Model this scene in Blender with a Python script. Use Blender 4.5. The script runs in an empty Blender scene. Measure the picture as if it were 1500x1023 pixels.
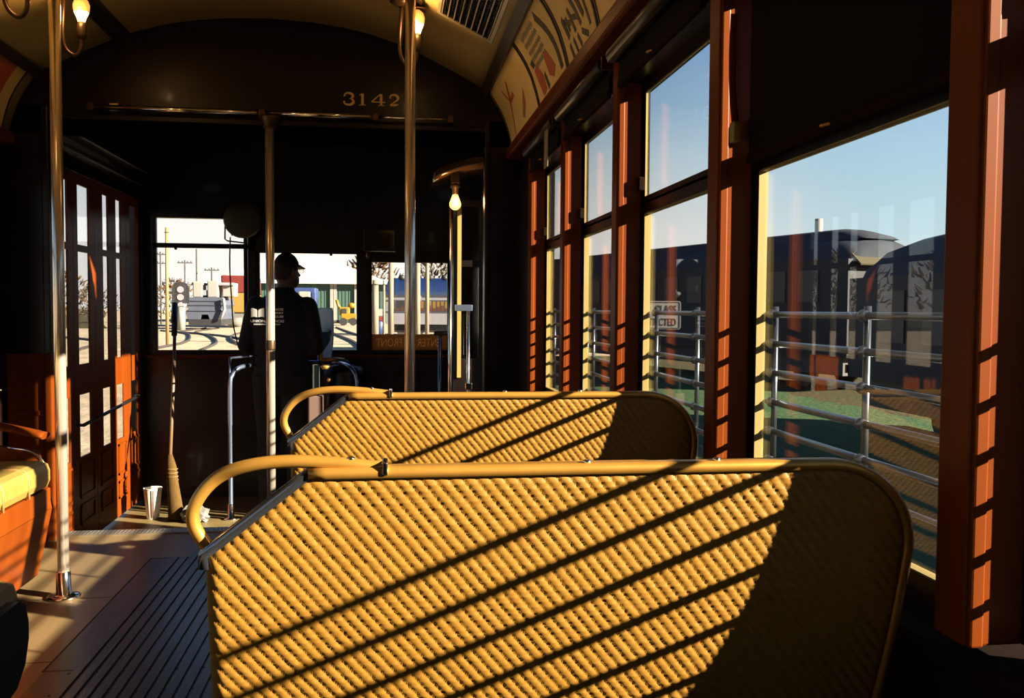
import bpy, bmesh, math, random
import numpy as np
from mathutils import Vector, Matrix, Quaternion
random.seed(7)
SC = bpy.context.scene
COL = SC.collection
PI = math.pi

# ------------------------------------------------------------------ materials
ALB = .25
def mat(name, base, rough=.5, metal=0., noise=None, spec=.5, coat=0., bump=None, full=False):
    """noise=(scale xyz, second colour, detail); bump=(scale xyz, strength)"""
    m = bpy.data.materials.new(name); m.use_nodes = True
    nt = m.node_tree; b = nt.nodes['Principled BSDF']
    if metal < .5 and full is False:
        base = tuple(c * ALB for c in base)
        if noise: noise = (noise[0], tuple(c * ALB for c in noise[1]), noise[2])
    b.inputs['Base Color'].default_value = (*base, 1)
    b.inputs['Roughness'].default_value = rough
    b.inputs['Metallic'].default_value = metal
    b.inputs['Specular IOR Level'].default_value = spec
    b.inputs['Coat Weight'].default_value = coat
    b.inputs['Coat Roughness'].default_value = .08
    if noise or bump:
        tc = nt.nodes.new('ShaderNodeTexCoord')
    if noise:
        mp = nt.nodes.new('ShaderNodeMapping'); mp.inputs['Scale'].default_value = noise[0]
        n = nt.nodes.new('ShaderNodeTexNoise'); n.inputs['Scale'].default_value = 1; n.inputs['Detail'].default_value = noise[2]
        r = nt.nodes.new('ShaderNodeValToRGB')
        r.color_ramp.elements[0].position = .32; r.color_ramp.elements[1].position = .68
        r.color_ramp.elements[0].color = (*base, 1); r.color_ramp.elements[1].color = (*noise[1], 1)
        nt.links.new(tc.outputs['Object'], mp.inputs['Vector']); nt.links.new(mp.outputs['Vector'], n.inputs['Vector'])
        nt.links.new(n.outputs['Fac'], r.inputs['Fac']); nt.links.new(r.outputs['Color'], b.inputs['Base Color'])
    if bump:
        mp2 = nt.nodes.new('ShaderNodeMapping'); mp2.inputs['Scale'].default_value = bump[0]
        n2 = nt.nodes.new('ShaderNodeTexNoise'); n2.inputs['Scale'].default_value = 1; n2.inputs['Detail'].default_value = 4
        bp = nt.nodes.new('ShaderNodeBump'); bp.inputs['Strength'].default_value = bump[1]; bp.inputs['Distance'].default_value = .01
        nt.links.new(tc.outputs['Object'], mp2.inputs['Vector']); nt.links.new(mp2.outputs['Vector'], n2.inputs['Vector'])
        nt.links.new(n2.outputs['Fac'], bp.inputs['Height']); nt.links.new(bp.outputs['Normal'], b.inputs['Normal'])
    return m

def emis(name, col, st):
    m = bpy.data.materials.new(name); m.use_nodes = True
    b = m.node_tree.nodes['Principled BSDF']
    b.inputs['Base Color'].default_value = (*col, 1)
    b.inputs['Emission Color'].default_value = (*col, 1); b.inputs['Emission Strength'].default_value = st
    return m

def glass(name, tint=(1, 1, 1)):
    """clear pane: Schlick reflection on both faces, straight transmission"""
    m = bpy.data.materials.new(name); m.use_nodes = True; nt = m.node_tree
    nt.nodes.clear()
    o = nt.nodes.new('ShaderNodeOutputMaterial'); mx = nt.nodes.new('ShaderNodeMixShader')
    t = nt.nodes.new('ShaderNodeBsdfTransparent'); g = nt.nodes.new('ShaderNodeBsdfGlossy')
    g.inputs['Roughness'].default_value = 0.0; t.inputs['Color'].default_value = (*tint, 1)
    ge = nt.nodes.new('ShaderNodeNewGeometry'); d = nt.nodes.new('ShaderNodeVectorMath'); d.operation = 'DOT_PRODUCT'
    nt.links.new(ge.outputs['Incoming'], d.inputs[0]); nt.links.new(ge.outputs['Normal'], d.inputs[1])
    def mt(op, a, b=0.):
        k = nt.nodes.new('ShaderNodeMath'); k.operation = op
        for i, v in enumerate((a, b)):
            if isinstance(v, (int, float)): k.inputs[i].default_value = v
            else: nt.links.new(v, k.inputs[i])
        return k.outputs[0]
    c = mt('ABSOLUTE', d.outputs['Value']); p = mt('POWER', mt('SUBTRACT', 1., c), 5.); f = mt('ADD', mt('MULTIPLY', p, .96), .04)
    nt.links.new(f, mx.inputs[0]); nt.links.new(t.outputs[0], mx.inputs[1]); nt.links.new(g.outputs[0], mx.inputs[2])
    nt.links.new(mx.outputs[0], o.inputs[0])
    return m

M = {}
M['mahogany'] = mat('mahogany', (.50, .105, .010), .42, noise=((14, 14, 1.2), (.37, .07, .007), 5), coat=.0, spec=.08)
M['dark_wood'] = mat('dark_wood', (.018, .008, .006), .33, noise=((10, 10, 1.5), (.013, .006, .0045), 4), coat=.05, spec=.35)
M['sill_wood'] = mat('sill_wood', (.03, .012, .008), .85, spec=.05)
M['disc_paint'] = mat('disc_paint', (.055, .055, .032), .5, full=True)
M['black_paint'] = mat('black_paint', (.010, .011, .009), .35, coat=.1)
M['olive_paint'] = mat('olive_paint', (.022, .026, .016), .4, noise=((6, 6, 6), (.016, .02, .012), 3))
M['cream_edge'] = mat('cream_edge', (.86, .66, .20), .5, noise=((20, 20, 6), (.80, .58, .16), 3))
M['ceiling'] = mat('ceiling_cream', (.86, .64, .25), .55, noise=((3, 3, 3), (.78, .56, .20), 4), full=True)
M['rib'] = mat('ceiling_rib', (.06, .03, .016), .35)
M['rib_grey'] = mat('ceiling_moulding', (.13, .09, .055), .4, noise=((4, 20, 4), (.09, .06, .04), 3))
M['hood_wood'] = mat('hood_wood', (.14, .065, .018), .2, coat=.6, full=True)
M['floor'] = mat('floor_board', (.74, .51, .25), .33, noise=((5, 1.2, 5), (.56, .375, .18), 6), bump=((60, 8, 60), .08))
M['floor_dark'] = mat('floor_slat', (.13, .115, .09), .3, noise=((14, 1.5, 9), (.095, .08, .065), 5), bump=((80, 6, 60), .1))
M['groove'] = mat('floor_groove', (.012, .010, .008), .8)
M['vest_floor'] = mat('vestibule_floor', (.60, .44, .18), .45, noise=((4, 4, 4), (.42, .30, .12), 5))
M['steel'] = mat('ribbed_steel', (.45, .42, .36), .35, metal=.9)
M['chrome'] = mat('chrome', (.86, .82, .76), .12, metal=1)
M['pole'] = mat('pole_enamel', (.80, .70, .60), .22, metal=.75)
M['bar'] = mat('guard_bar', (.13, .145, .165), .28, metal=.9)
M['brass'] = mat('brass_trim', (.48, .245, .045), .36, metal=.6, noise=((20, 20, 20), (.42, .205, .035), 3))
M['rim_dark'] = mat('rim_dark', (.16, .17, .20), .16, metal=.9)
M['rattan'] = mat('rattan', (.88, .445, .070), .5, noise=((60, 60, 190), (.77, .35, .042), 4), spec=.2)
M['rattan_plain'] = mat('rattan_cushion', (.86, .60, .14), .45, noise=((40, 40, 40), (.80, .52, .10), 4), bump=((220, 220, 220), .2))
M['iron'] = mat('cast_iron', (.018, .017, .017), .45)
M['fabric'] = mat('shade_cloth', (.010, .011, .008), .9, noise=((30, 30, 30), (.008, .008, .006), 3), spec=.1)
M['glass'] = glass('window_glass')
M['grille'] = mat('grille_metal', (.50, .46, .33), .4, metal=.5)
M['card'] = mat('card_stock', (.74, .55, .22), .6, noise=((5, 5, 5), (.66, .47, .17), 3), full=True)
M['ink_black'] = mat('ink_black', (.028, .022, .016), .6, full=True)
M['ink_red'] = mat('ink_red', (.42, .085, .025), .6, full=True)
M['ink_brown'] = mat('ink_brown', (.26, .12, .035), .6, full=True)
M['ink_grey'] = mat('ink_grey', (.22, .19, .13), .6, full=True)
M['gold'] = mat('gold_leaf', (.80, .54, .19), .45, metal=.15, full=True)
M['bulb'] = emis('lamp_bulb', (1.0, .62, .22), 9)
M['bulb_glass'] = emis('lamp_frost', (1.0, .36, .07), 1.3)
M['bulb_far'] = emis('lamp_far', (1.0, .55, .16), 2.6)
M['bronze'] = mat('bronze', (.10, .06, .035), .35, metal=.7)
M['jacket'] = mat('black_jacket', (.012, .013, .016), .8, noise=((30, 30, 30), (.009, .010, .012), 3))
M['jeans'] = mat('dark_jeans', (.012, .013, .018), .85)
M['skin'] = mat('skin', (.46, .25, .16), .5)
M['hair'] = mat('hair', (.03, .02, .015), .6)
M['white_ink'] = mat('white_print', (.9, .9, .88), .6, full=True)
M['paper'] = None
M['white_plastic'] = mat('white_plastic', (.80, .76, .68), .6, full=True, spec=.2)
M['pink'] = mat('pink_stripe', (.62, .35, .30), .5)
M['straw'] = mat('broom_straw', (.30, .17, .05), .8, noise=((160, 160, 5), (.20, .11, .03), 3), spec=.1)
M['stick'] = mat('broom_stick', (.36, .20, .10), .5)
M['bag'] = mat('clear_plastic_bag', (.55, .55, .55), .12, spec=.9)
M['sign_brown'] = mat('sign_board', (.13, .08, .038), .5)
M['sign_letter'] = mat('sign_letters', (.42, .33, .20), .5)
M['mirror'] = mat('mirror', (.6, .65, .68), .05, metal=1)
M['blue_enamel'] = mat('blue_tube', (.25, .32, .48), .2, metal=.85)
M['mauve'] = mat('mauve_metal', (.42, .27, .24), .45)
M['pale_glass'] = mat('pale_glass', (.42, .55, .60), .15)
M['tag'] = mat('tag_card', (.72, .64, .42), .6)

# outdoors
def ground_mat():
    m = bpy.data.materials.new('yard_ground'); m.use_nodes = True; nt = m.node_tree; b = nt.nodes['Principled BSDF']
    b.inputs['Roughness'].default_value = .9; b.inputs['Specular IOR Level'].default_value = .1
    g = nt.nodes.new('ShaderNodeNewGeometry'); sx = nt.nodes.new('ShaderNodeSeparateXYZ'); nt.links.new(g.outputs['Position'], sx.inputs[0])
    def noise(scale, detail=6):
        n = nt.nodes.new('ShaderNodeTexNoise'); n.inputs['Scale'].default_value = scale; n.inputs['Detail'].default_value = detail
        nt.links.new(g.outputs['Position'], n.inputs['Vector']); return n
    def ramp(src, c0, c1, p0=.35, p1=.65):
        r = nt.nodes.new('ShaderNodeValToRGB'); r.color_ramp.elements[0].position = p0; r.color_ramp.elements[1].position = p1
        r.color_ramp.elements[0].color = (*c0, 1); r.color_ramp.elements[1].color = (*c1, 1)
        nt.links.new(src, r.inputs[0]); return r
    def math_(op, a, bv):
        k = nt.nodes.new('ShaderNodeMath'); k.operation = op
        for i, v in enumerate((a, bv)):
            if isinstance(v, (int, float)): k.inputs[i].default_value = v
            else: nt.links.new(v, k.inputs[i])
        return k
    def mix(f, a, bb):
        k = nt.nodes.new('ShaderNodeMix'); k.data_type = 'RGBA'
        nt.links.new(f, k.inputs['Factor']); nt.links.new(a, k.inputs['A']); nt.links.new(bb, k.inputs['B']); return k
    gravel = ramp(noise(.9, 9).outputs['Fac'], (.40, .33, .245), (.27, .22, .16))
    field = ramp(noise(.5, 8).outputs['Fac'], (.038, .038, .017), (.052, .039, .02))
    grass = ramp(noise(3.5, 9).outputs['Fac'], (.025, .062, .024), (.042, .066, .034))
    # grass strip beside the car (x 2.2..9, near), dry field beyond x>9
    edge = noise(.8, 3)
    wob = math_('MULTIPLY', edge.outputs['Fac'], 1.6)
    xx = math_('SUBTRACT', sx.outputs['X'], wob.outputs[0])
    inx = math_('GREATER_THAN', xx.outputs[0], 1.2)
    ymax = math_('LESS_THAN', sx.outputs['Y'], 40)
    fg = math_('MULTIPLY', inx.outputs[0], ymax.outputs[0])
    far = math_('GREATER_THAN', xx.outputs[0], 9.5)
    c1 = mix(far.outputs[0], grass.outputs[0], field.outputs[0])
    c2 = mix(fg.outputs[0], gravel.outputs[0], c1.outputs['Result'])
    lf = math_('LESS_THAN', math_('ADD', sx.outputs['X'], math_('MULTIPLY', sx.outputs['Y'], .32).outputs[0]).outputs[0], 2.0)
    fary = math_('GREATER_THAN', sx.outputs['Y'], 92)
    lf2 = math_('MULTIPLY', lf.outputs[0], fary.outputs[0])
    c3 = mix(lf2.outputs[0], c2.outputs['Result'], field.outputs[0])
    nt.links.new(c3.outputs['Result'], b.inputs['Base Color'])
    bn = nt.nodes.new('ShaderNodeBump'); bn.inputs['Strength'].default_value = .6; bn.inputs['Distance'].default_value = .06
    nt.links.new(noise(9, 6).outputs['Fac'], bn.inputs['Height']); nt.links.new(bn.outputs['Normal'], b.inputs['Normal'])
    return m
M['ground'] = ground_mat()
M['rail'] = mat('rail_steel', (.16, .13, .11), .5, metal=.3)
M['navy'] = mat('coach_navy', (.065, .08, .11), .6, noise=((2, 2, 2), (.05, .06, .08), 3), spec=.15)
M['navy_roof'] = mat('coach_roof', (.13, .15, .20), .8, noise=((2, 2, 2), (.10, .115, .15), 3), spec=.05)
M['maroon'] = mat('coach_maroon', (.09, .03, .03), .4)
M['canvas'] = mat('pale_canvas', (.22, .20, .13), .8, spec=.1)
M['silver'] = mat('silver_grey', (.22, .22, .25), .7, noise=((1, 1, 1), (.19, .19, .22), 3), spec=.1, full=True)
M['blue_roof'] = mat('blue_roof', (.13, .22, .46), .7, spec=.1, full=True)
M['glare_window'] = mat('coach_window', (.70, .42, .08), .2)  # orange base colour imitates light reflecting off the coach glass
M['red_window'] = mat('coach_window_red', (.30, .10, .05), .3)
M['loco_grey'] = mat('loco_grey', (.26, .30, .44), .8, noise=((1, 1, 1), (.21, .25, .37), 3), spec=.1)
M['loco_dark'] = mat('loco_dark', (.05, .05, .06), .6)
M['white_paint'] = mat('white_paint', (.85, .82, .76), .5)
M['loco_red'] = mat('loco_red', (.45, .05, .04), .5)
M['loco_yellow'] = mat('loco_yellow', (.80, .52, .12), .5)
M['tractor'] = mat('tractor_yellow', (.85, .50, .02), .45)
M['barn_green'] = mat('barn_green', (.12, .30, .24), .7, noise=((3, 3, .2), (.09, .24, .20), 2))
M['barn_roof'] = mat('barn_roof', (.46, .43, .40), .6, full=True)
M['blue_tarp'] = mat('blue_machine', (.07, .14, .50), .5)
M['pole_wood'] = mat('pole_wood', (.66, .56, .42), .8, noise=((6, 6, 1), (.54, .44, .32), 4))
M['pole_dark'] = mat('pole_dark', (.16, .14, .13), .8)
M['pole_yellow'] = mat('pole_orange', (.78, .52, .20), .6)
M['twig'] = mat('bare_twigs', (.26, .20, .14), .9, noise=((.6, .6, .6), (.19, .145, .10), 4), spec=.05)
M['twig_rust'] = mat('rust_leaves', (.36, .20, .08), .9, noise=((.6, .6, .6), (.28, .17, .08), 4), spec=.05)
M['trunk'] = mat('tree_trunk', (.12, .09, .07), .9)
M['sign_white'] = mat('sign_white', (.80, .80, .78), .5)
M['concrete'] = mat('concrete', (.45, .43, .40), .8)

# ------------------------------------------------------------------ mesh builder
class MB:
    def __init__(s): s.v = []; s.f = []; s.sm = []
    def add(s, vs, fs, smooth=False):
        o = len(s.v); s.v += [tuple(v) for v in vs]
        for f in fs: s.f.append(tuple(i + o for i in f)); s.sm.append(smooth)
        return s
    def box(s, x0, x1, y0, y1, z0, z1, bev=0.):
        if bev > 0:
            return s.bevbox(x0, x1, y0, y1, z0, z1, bev)
        vs = [(x, y, z) for z in (z0, z1) for y in (y0, y1) for x in (x0, x1)]
        return s.add(vs, [(0, 2, 3, 1), (4, 5, 7, 6), (0, 1, 5, 4), (2, 6, 7, 3), (0, 4, 6, 2), (1, 3, 7, 5)])
    def bevbox(s, x0, x1, y0, y1, z0, z1, b):
        bm = bmesh.new(); bmesh.ops.create_cube(bm, size=1)
        for v in bm.verts:
            v.co = Vector(((x0 + x1) / 2 + v.co.x * (x1 - x0), (y0 + y1) / 2 + v.co.y * (y1 - y0), (z0 + z1) / 2 + v.co.z * (z1 - z0)))
        bmesh.ops.bevel(bm, geom=bm.edges[:], offset=b, segments=2, affect='EDGES', profile=.5)
        bm.verts.index_update()
        s.add([v.co[:] for v in bm.verts], [[v.index for v in f.verts] for f in bm.faces]); bm.free(); return s
    def prism(s, poly, a0, a1, axis='y', smooth=False):
        """poly in the two other axes (x,z for y; y,z for x; x,y for z)"""
        def P(p, a):
            return (p[0], a, p[1]) if axis == 'y' else (a, p[0], p[1]) if axis == 'x' else (p[0], p[1], a)
        n = len(poly)
        vs = [P(p, a0) for p in poly] + [P(p, a1) for p in poly]
        s.add(vs, [(i, (i + 1) % n, n + (i + 1) % n, n + i) for i in range(n)], smooth)
        s.add(vs, [tuple(range(n))[::-1], tuple(range(n, 2 * n))]); return s
    def tube(s, pts, r, n=12, caps=True, flat=None):
        """sweep a circle (or ellipse flat=(a,b)) along pts; r a number or a list"""
        pts = [Vector(p) for p in pts]; k = len(pts)
        rr = r if isinstance(r, (list, tuple)) else [r] * k
        t0 = (pts[1] - pts[0]).normalized()
        up = Vector((0, 0, 1)) if abs(t0.z) < .9 else Vector((0, 1, 0))
        u = t0.cross(up).normalized(); prev = t0; vs = []
        for i in range(k):
            t = (pts[min(i + 1, k - 1)] - pts[max(i - 1, 0)])
            t = t.normalized() if t.length > 1e-9 else prev
            q = prev.rotation_difference(t); u = (q @ u); u = (u - t * u.dot(t)).normalized(); w = t.cross(u); prev = t
            for j in range(n):
                a = 2 * PI * j / n
                ca, cb = (flat if flat else (1, 1))
                vs.append(pts[i] + u * (math.cos(a) * rr[i] * ca) + w * (math.sin(a) * rr[i] * cb))
        fs = [(i * n + j, i * n + (j + 1) % n, (i + 1) * n + (j + 1) % n, (i + 1) * n + j) for i in range(k - 1) for j in range(n)]
        s.add(vs, fs, True)
        if caps:
            s.add(vs[:n], [tuple(range(n))[::-1]]); s.add(vs[-n:], [tuple(range(n))])
        return s
    def lathe(s, prof, c, axis=(0, 0, 1), n=20):
        """prof: list of (radius, height along axis)"""
        ax = Vector(axis).normalized(); a = ax.orthogonal().normalized(); b = ax.cross(a); c = Vector(c); vs = []
        for r, h in prof:
            for j in range(n):
                t = 2 * PI * j / n
                vs.append(c + ax * h + (a * math.cos(t) + b * math.sin(t)) * max(r, 1e-5))
        k = len(prof)
        s.add(vs, [(i * n + j, i * n + (j + 1) % n, (i + 1) * n + (j + 1) % n, (i + 1) * n + j) for i in range(k - 1) for j in range(n)], True)
        s.add(vs[:n], [tuple(range(n))[::-1]]); s.add(vs[-n:], [tuple(range(n))]); return s
    def ball(s, c, r, n=14, m=9, sc=(1, 1, 1)):
        vs = []; c = Vector(c)
        for i in range(m + 1):
            p = PI * i / m
            for j in range(n):
                t = 2 * PI * j / n
                vs.append(c + Vector((math.sin(p) * math.cos(t) * sc[0], math.sin(p) * math.sin(t) * sc[1], math.cos(p) * sc[2])) * r)
        return s.add(vs, [(i * n + j, (i + 1) * n + j, (i + 1) * n + (j + 1) % n, i * n + (j + 1) % n) for i in range(m) for j in range(n)], True)
    def mesh(s, name, mt):
        me = bpy.data.meshes.new(name); me.from_pydata(s.v, [], s.f)
        me.polygons.foreach_set('use_smooth', s.sm)
        bm = bmesh.new(); bm.from_mesh(me)
        bmesh.ops.remove_doubles(bm, verts=bm.verts, dist=1e-6)
        bmesh.ops.recalc_face_normals(bm, faces=bm.faces)
        bm.to_mesh(me); bm.free()
        me.materials.append(M[mt] if isinstance(mt, str) else mt); me.update(); return me
    def build(s, name, mt, parent=None, loc=None):
        o = bpy.data.objects.new(name, s.mesh(name, mt)); COL.objects.link(o)
        if loc: o.location = loc
        if parent is not None: o.parent = parent
        return o

def empty(name, loc=(0, 0, 0), rz=0, parent=None):
    o = bpy.data.objects.new(name, None); COL.objects.link(o); o.location = loc; o.rotation_euler = (0, 0, rz)
    o.empty_display_size = .05
    if parent is not None: o.parent = parent
    return o
def tag(o, label, cat, group=None, kind=None):
    o['label'] = label; o['category'] = cat
    if group: o['group'] = group
    if kind: o['kind'] = kind
    return o
def struct(o): o['kind'] = 'structure'; return o
def copy_tree(o, parent=None):
    c = o.copy(); COL.objects.link(c)
    if parent is not None: c.parent = parent
    for ch in list(o.children): copy_tree(ch, c)
    return c
def arc(c, r, a0, a1, n, plane='xz', y=0.):
    out = []
    for i in range(n + 1):
        a = math.radians(a0 + (a1 - a0) * i / n); p, q = c[0] + r * math.cos(a), c[1] + r * math.sin(a)
        out.append((p, y, q) if plane == 'xz' else (y, p, q) if plane == 'yz' else (p, q, y))
    return out
def smooth_path(pts, n=6):
    """Catmull-Rom through pts"""
    P = [Vector(p) for p in pts]; P = [P[0] * 2 - P[1]] + P + [P[-1] * 2 - P[-2]]; out = []
    for i in range(1, len(P) - 2):
        for k in range(n):
            t = k / n; a, b, c, d = P[i - 1], P[i], P[i + 1], P[i + 2]
            out.append(.5 * ((2 * b) + (c - a) * t + (2 * a - 5 * b + 4 * c - d) * t * t + (3 * b - a - 3 * c + d) * t ** 3))
    return out + [P[-2]]
def text(name, body, size, mt, parent=None, mw=None, depth=.001, align='LEFT', bold=0., sx=1.):
    cu = bpy.data.curves.new(name, 'FONT'); cu.body = body; cu.size = size; cu.extrude = depth; cu.align_x = align; cu.offset = bold
    t = bpy.data.objects.new(name + '_tmp', cu); COL.objects.link(t)
    dg = bpy.context.evaluated_depsgraph_get()
    me = bpy.data.meshes.new_from_object(t.evaluated_get(dg)); bpy.data.objects.remove(t)
    me.materials.clear(); me.materials.append(M[mt])
    mm = mw if mw is not None else Matrix()
    if sx != 1.: mm = mm @ Matrix.Diagonal((sx, 1, 1, 1))
    me.transform(mm)
    o = bpy.data.objects.new(name, me); COL.objects.link(o)
    if parent is not None: o.parent = parent
    return o
def frame_m(o, xa, ya):
    """matrix whose local x,y axes are xa, ya in the world, origin o"""
    xa = Vector(xa).normalized(); ya = Vector(ya).normalized(); za = xa.cross(ya)
    m = Matrix((xa, ya, za)).transposed().to_4x4(); m.translation = Vector(o); return m

# ------------------------------------------------------------------ car body
CX, HW = -.59, 1.25                     # centre line and half width
XR, XL = CX + HW, CX - HW               # .66, -1.84
YB, Y0 = 4.60, -2.6                     # bulkhead, rear end
VF = -.28                               # vestibule floor
YF = 6.90                               # front wall
SILL, LTOP, UBOT, UTOP = .782, 1.434, 1.482, 1.785
PITCH, P0Y, PW = .81, .93, .06

# floor with slatted aisle
fl = empty('floor'); struct(fl)
b = MB(); b.box(XL - .1, XR + .1, Y0, 4.72, -.12, 0)
b.build('floor_board', 'floor', fl)
b = MB(); b.box(-1.075, -.115, Y0, 4.20, 0.0002, .0015)
b.build('aisle_board', 'floor_dark', fl)
b = MB()
x = -.985
while x < -.16:
    b.box(x, x + .030, Y0, 4.46 if x > -.93 else 4.20, .0015, .0075, .0018); x += .0405
b.build('floor_slat', 'floor_dark', fl)
b = MB()
b.box(-1.082, -1.075, 2.92, 4.21, .0003, .0018); b.box(-1.082, -.60, 4.20, 4.207, .0003, .0019); b.box(-1.08, -.985, 2.92, 2.925, .0003, .0019)
b.box(-1.84, -1.08, 3.655, 3.659, .0001, .0005); b.box(-1.84, -1.08, 3.0, 3.004, .0001, .0005)
b.build('floor_seam', 'groove', fl)
hp = MB(); hp.box(-.59, -.552, 3.27, 3.46, .0076, .0082); hp.build('hatch_pull_recess', 'groove', fl)
hp = MB(); hp.box(-.584, -.558, 3.285, 3.445, .0082, .0092); hp.build('hatch_pull', 'floor_dark', fl)
b = MB()
for i in range(11):
    for yy in (2.86, 2.70): b.lathe([(.005, 0), (.005, .0006)], (-1.15 + i * .081, yy + .02, .0004 if i < 2 else .0076), n=8)
b.build('floor_screw', 'groove', fl)

b = MB(); b.box(XL - .02, XR + .02, 4.66, YF + .05, VF - .1, VF); struct(b.build('floor_vestibule', 'vest_floor'))
b = MB(); b.box(XL, XR, 4.70, 4.725, VF, 0.0); struct(b.build('trim_1', 'dark_wood'))
st = MB(); st.box(XL + .05, .5, 4.665, 4.755, -.012, .006)
for i in range(120): st.box(XL + .06 + i * .019, XL + .07 + i * .019, 4.675, 4.745, .006, .0085)
tag(st.build('step_tread_plate', 'steel'), 'ribbed steel tread plate along the step edge of the floor', 'step plate')

# ceiling cross-section (radius from the centre line, height)
CEIL = [(0, 2.588), (.2, 2.58), (.37, 2.56), (.5, 2.533), (.63, 2.495), (.70, 2.467), (.77, 2.437), (.88, 2.385), (.98, 2.335), (1.085, 2.276)]
COVE = [(1.085, 2.276), (1.115, 2.238), (1.15, 2.186), (1.18, 2.125), (1.203, 2.055), (1.222, 1.975)]
full = [(CX - r, z) for r, z in reversed(CEIL)] + [(CX + r, z) for r, z in CEIL[1:]]
top = [(x, z + .08) for x, z in reversed(full)]
b = MB(); b.prism(full + top, Y0, YB + .03, 'y', True); struct(b.build('ceiling', 'ceiling'))
for k, sgn in enumerate((1, -1)):
    cv = [(CX + sgn * r, z) for r, z in COVE]
    b = MB(); b.prism(cv + [(x + sgn * .14, z + .02) for x, z in reversed(cv)], Y0, YB + .03, 'y', True)
    struct(b.build('ceiling_cove_' + ('right', 'left')[k], 'ceiling'))
tn = 2
for r, z, w, mt in ((.70, 2.467, .045, 'rib'), (1.085, 2.276, .028, 'rib_grey')):
    for sgn in (1, -1):
        a = math.atan2(2.437 - 2.495, .14) if r < 1 else math.atan2(-.10, .10)
        xc = CX + sgn * r; dx, dz = math.cos(a) * sgn, math.sin(a); nx, nz = dz * sgn, -abs(dx)
        nx, nz = (math.sin(a) * sgn, -math.cos(a))
        q = [(xc - dx * w, z - dz * w), (xc - dx * w * .8 + nx * .022, z - dz * w * .8 + nz * .022), (xc + dx * w * .8 + nx * .022, z + dz * w * .8 + nz * .022), (xc + dx * w, z + dz * w)]
        q += [(xc + dx * w - nx * .01, z + dz * w - nz * .01), (xc - dx * w - nx * .01, z - dz * w - nz * .01)]
        b = MB(); b.prism(q, Y0, YB, 'y'); struct(b.build('trim_%d' % tn, mt)); tn += 1

# walls below and above the windows
def side_wall(sgn, name, ylist):
    xi = CX + sgn * HW
    def X(d): return xi + sgn * d
    w = empty(name); struct(w)
    def bx(b, d0, d1, y0, y1, z0, z1, bev=0.):
        a, c = sorted((X(d0), X(d1))); b.box(a, c, y0, y1, z0, z1, bev)
    b = MB(); bx(b, .01, .13, Y0, YB + .06, -.12, SILL - .06); b.build('lower_panel', 'sill_wood', w)
    b = MB(); bx(b, .002, .12, Y0, YB + .0, SILL - .062, SILL - .040, .004); b.build('window_sill', 'sill_wood', w)
    b = MB(); bx(b, .02, .13, Y0, YB + .06, UTOP + .03, 2.2); b.build('header', 'dark_wood', w)
    b = MB(); bx(b, .02, .13, Y0, Y0 + .12, SILL - .03, UTOP + .05); b.build('end_panel', 'dark_wood', w)
    ye = P0Y + 4 * PITCH
    b = MB(); bx(b, .0, .13, ye + PW, YB + .06, SILL - .03, UTOP + .05); b.build('blank_panel', 'dark_wood', w)
    b = MB(); bx(b, -.06, .03, Y0, YB, 1.925, 1.985, .012); b.build('card_rail', 'mahogany', w)
    b = MB(); bx(b, .0, .06, Y0, YB, .0, .10, .006); b.build('kick_board', 'dark_wood', w)
    return X, bx
wi = 1
def window(X, bx, k, posts=True):
    """bay between post k-1 and post k; the far post belongs to the bay"""
    global wi
    ya, yb = P0Y + (k - 1) * PITCH + PW, P0Y + k * PITCH
    w = empty('window_%d' % wi); wi += 1; struct(w)
    # post: inner casing with bead, body, outer mullion
    b = MB(); bx(b, .0, .075, yb, yb + PW, SILL - .02, UTOP + .15, .004); bx(b, .004, .022, yb - .004, yb + PW + .004, SILL - .02, UTOP + .15, .003)
    b.build('post', 'mahogany', w)
    b = MB(); bx(b, .075, .098, yb - .002, yb + PW + .002, SILL - .02, UTOP + .1); b.build('outer_mullion', 'olive_paint', w)
    # sashes: stiles and rails, cream edges toward the opening
    for nm, z0, z1, d0, d1 in (('lower_sash', SILL - .040, LTOP + .035, .078, .098), ('upper_sash', LTOP + .028, UTOP + .04, .078, .085)):
        s_ = .021; b = MB()
        zb, zt = (SILL, LTOP) if nm[0] == 'l' else (UBOT, UTOP)
        bx(b, d0, d1, ya, ya + s_, z0, z1); bx(b, d0, d1, yb - s_, yb, z0, z1)
        bx(b, d0, d1, ya + s_, yb - s_, z0, zb); bx(b, d0, d1, ya + s_, yb - s_, zt, z1)
        fr = b.build(nm, 'dark_wood', w)
        e = MB(); q = .0022
        bx(e, d0 + .001, d1, yb - s_ - q, yb - s_, zb, zt); bx(e, d0 + .001, d1, ya + s_, ya + s_ + q, zb, zt)
        bx(e, d0 + .003, d1, ya + s_, yb - s_, zt - q, zt)
        if k > 0: bx(e, d0 + .003, d1, ya + s_, yb - s_, zb, zb + q)
        e.build('cream_edge', 'cream_edge', fr)
        g = MB(); bx(g, d1 - .005, d1 - .002, ya + s_, yb - s_, zb, zt); g.build('glass_pane', 'glass', fr)
    # brass finger latch on the near stile
    l = MB(); bx(l, .06, .078, yb - .024, yb - .006, 1.50, 1.54, .003); l.build('sash_latch', 'sill_wood', w)
    return w
XR_, bxR = side_wall(1, 'wall_right', None)
XL_, bxL = side_wall(-1, 'wall_left', None)
for k in range(-3, 5): window(XR_, bxR, k)
for k in range(-3, 5): window(XL_, bxL, k)

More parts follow.
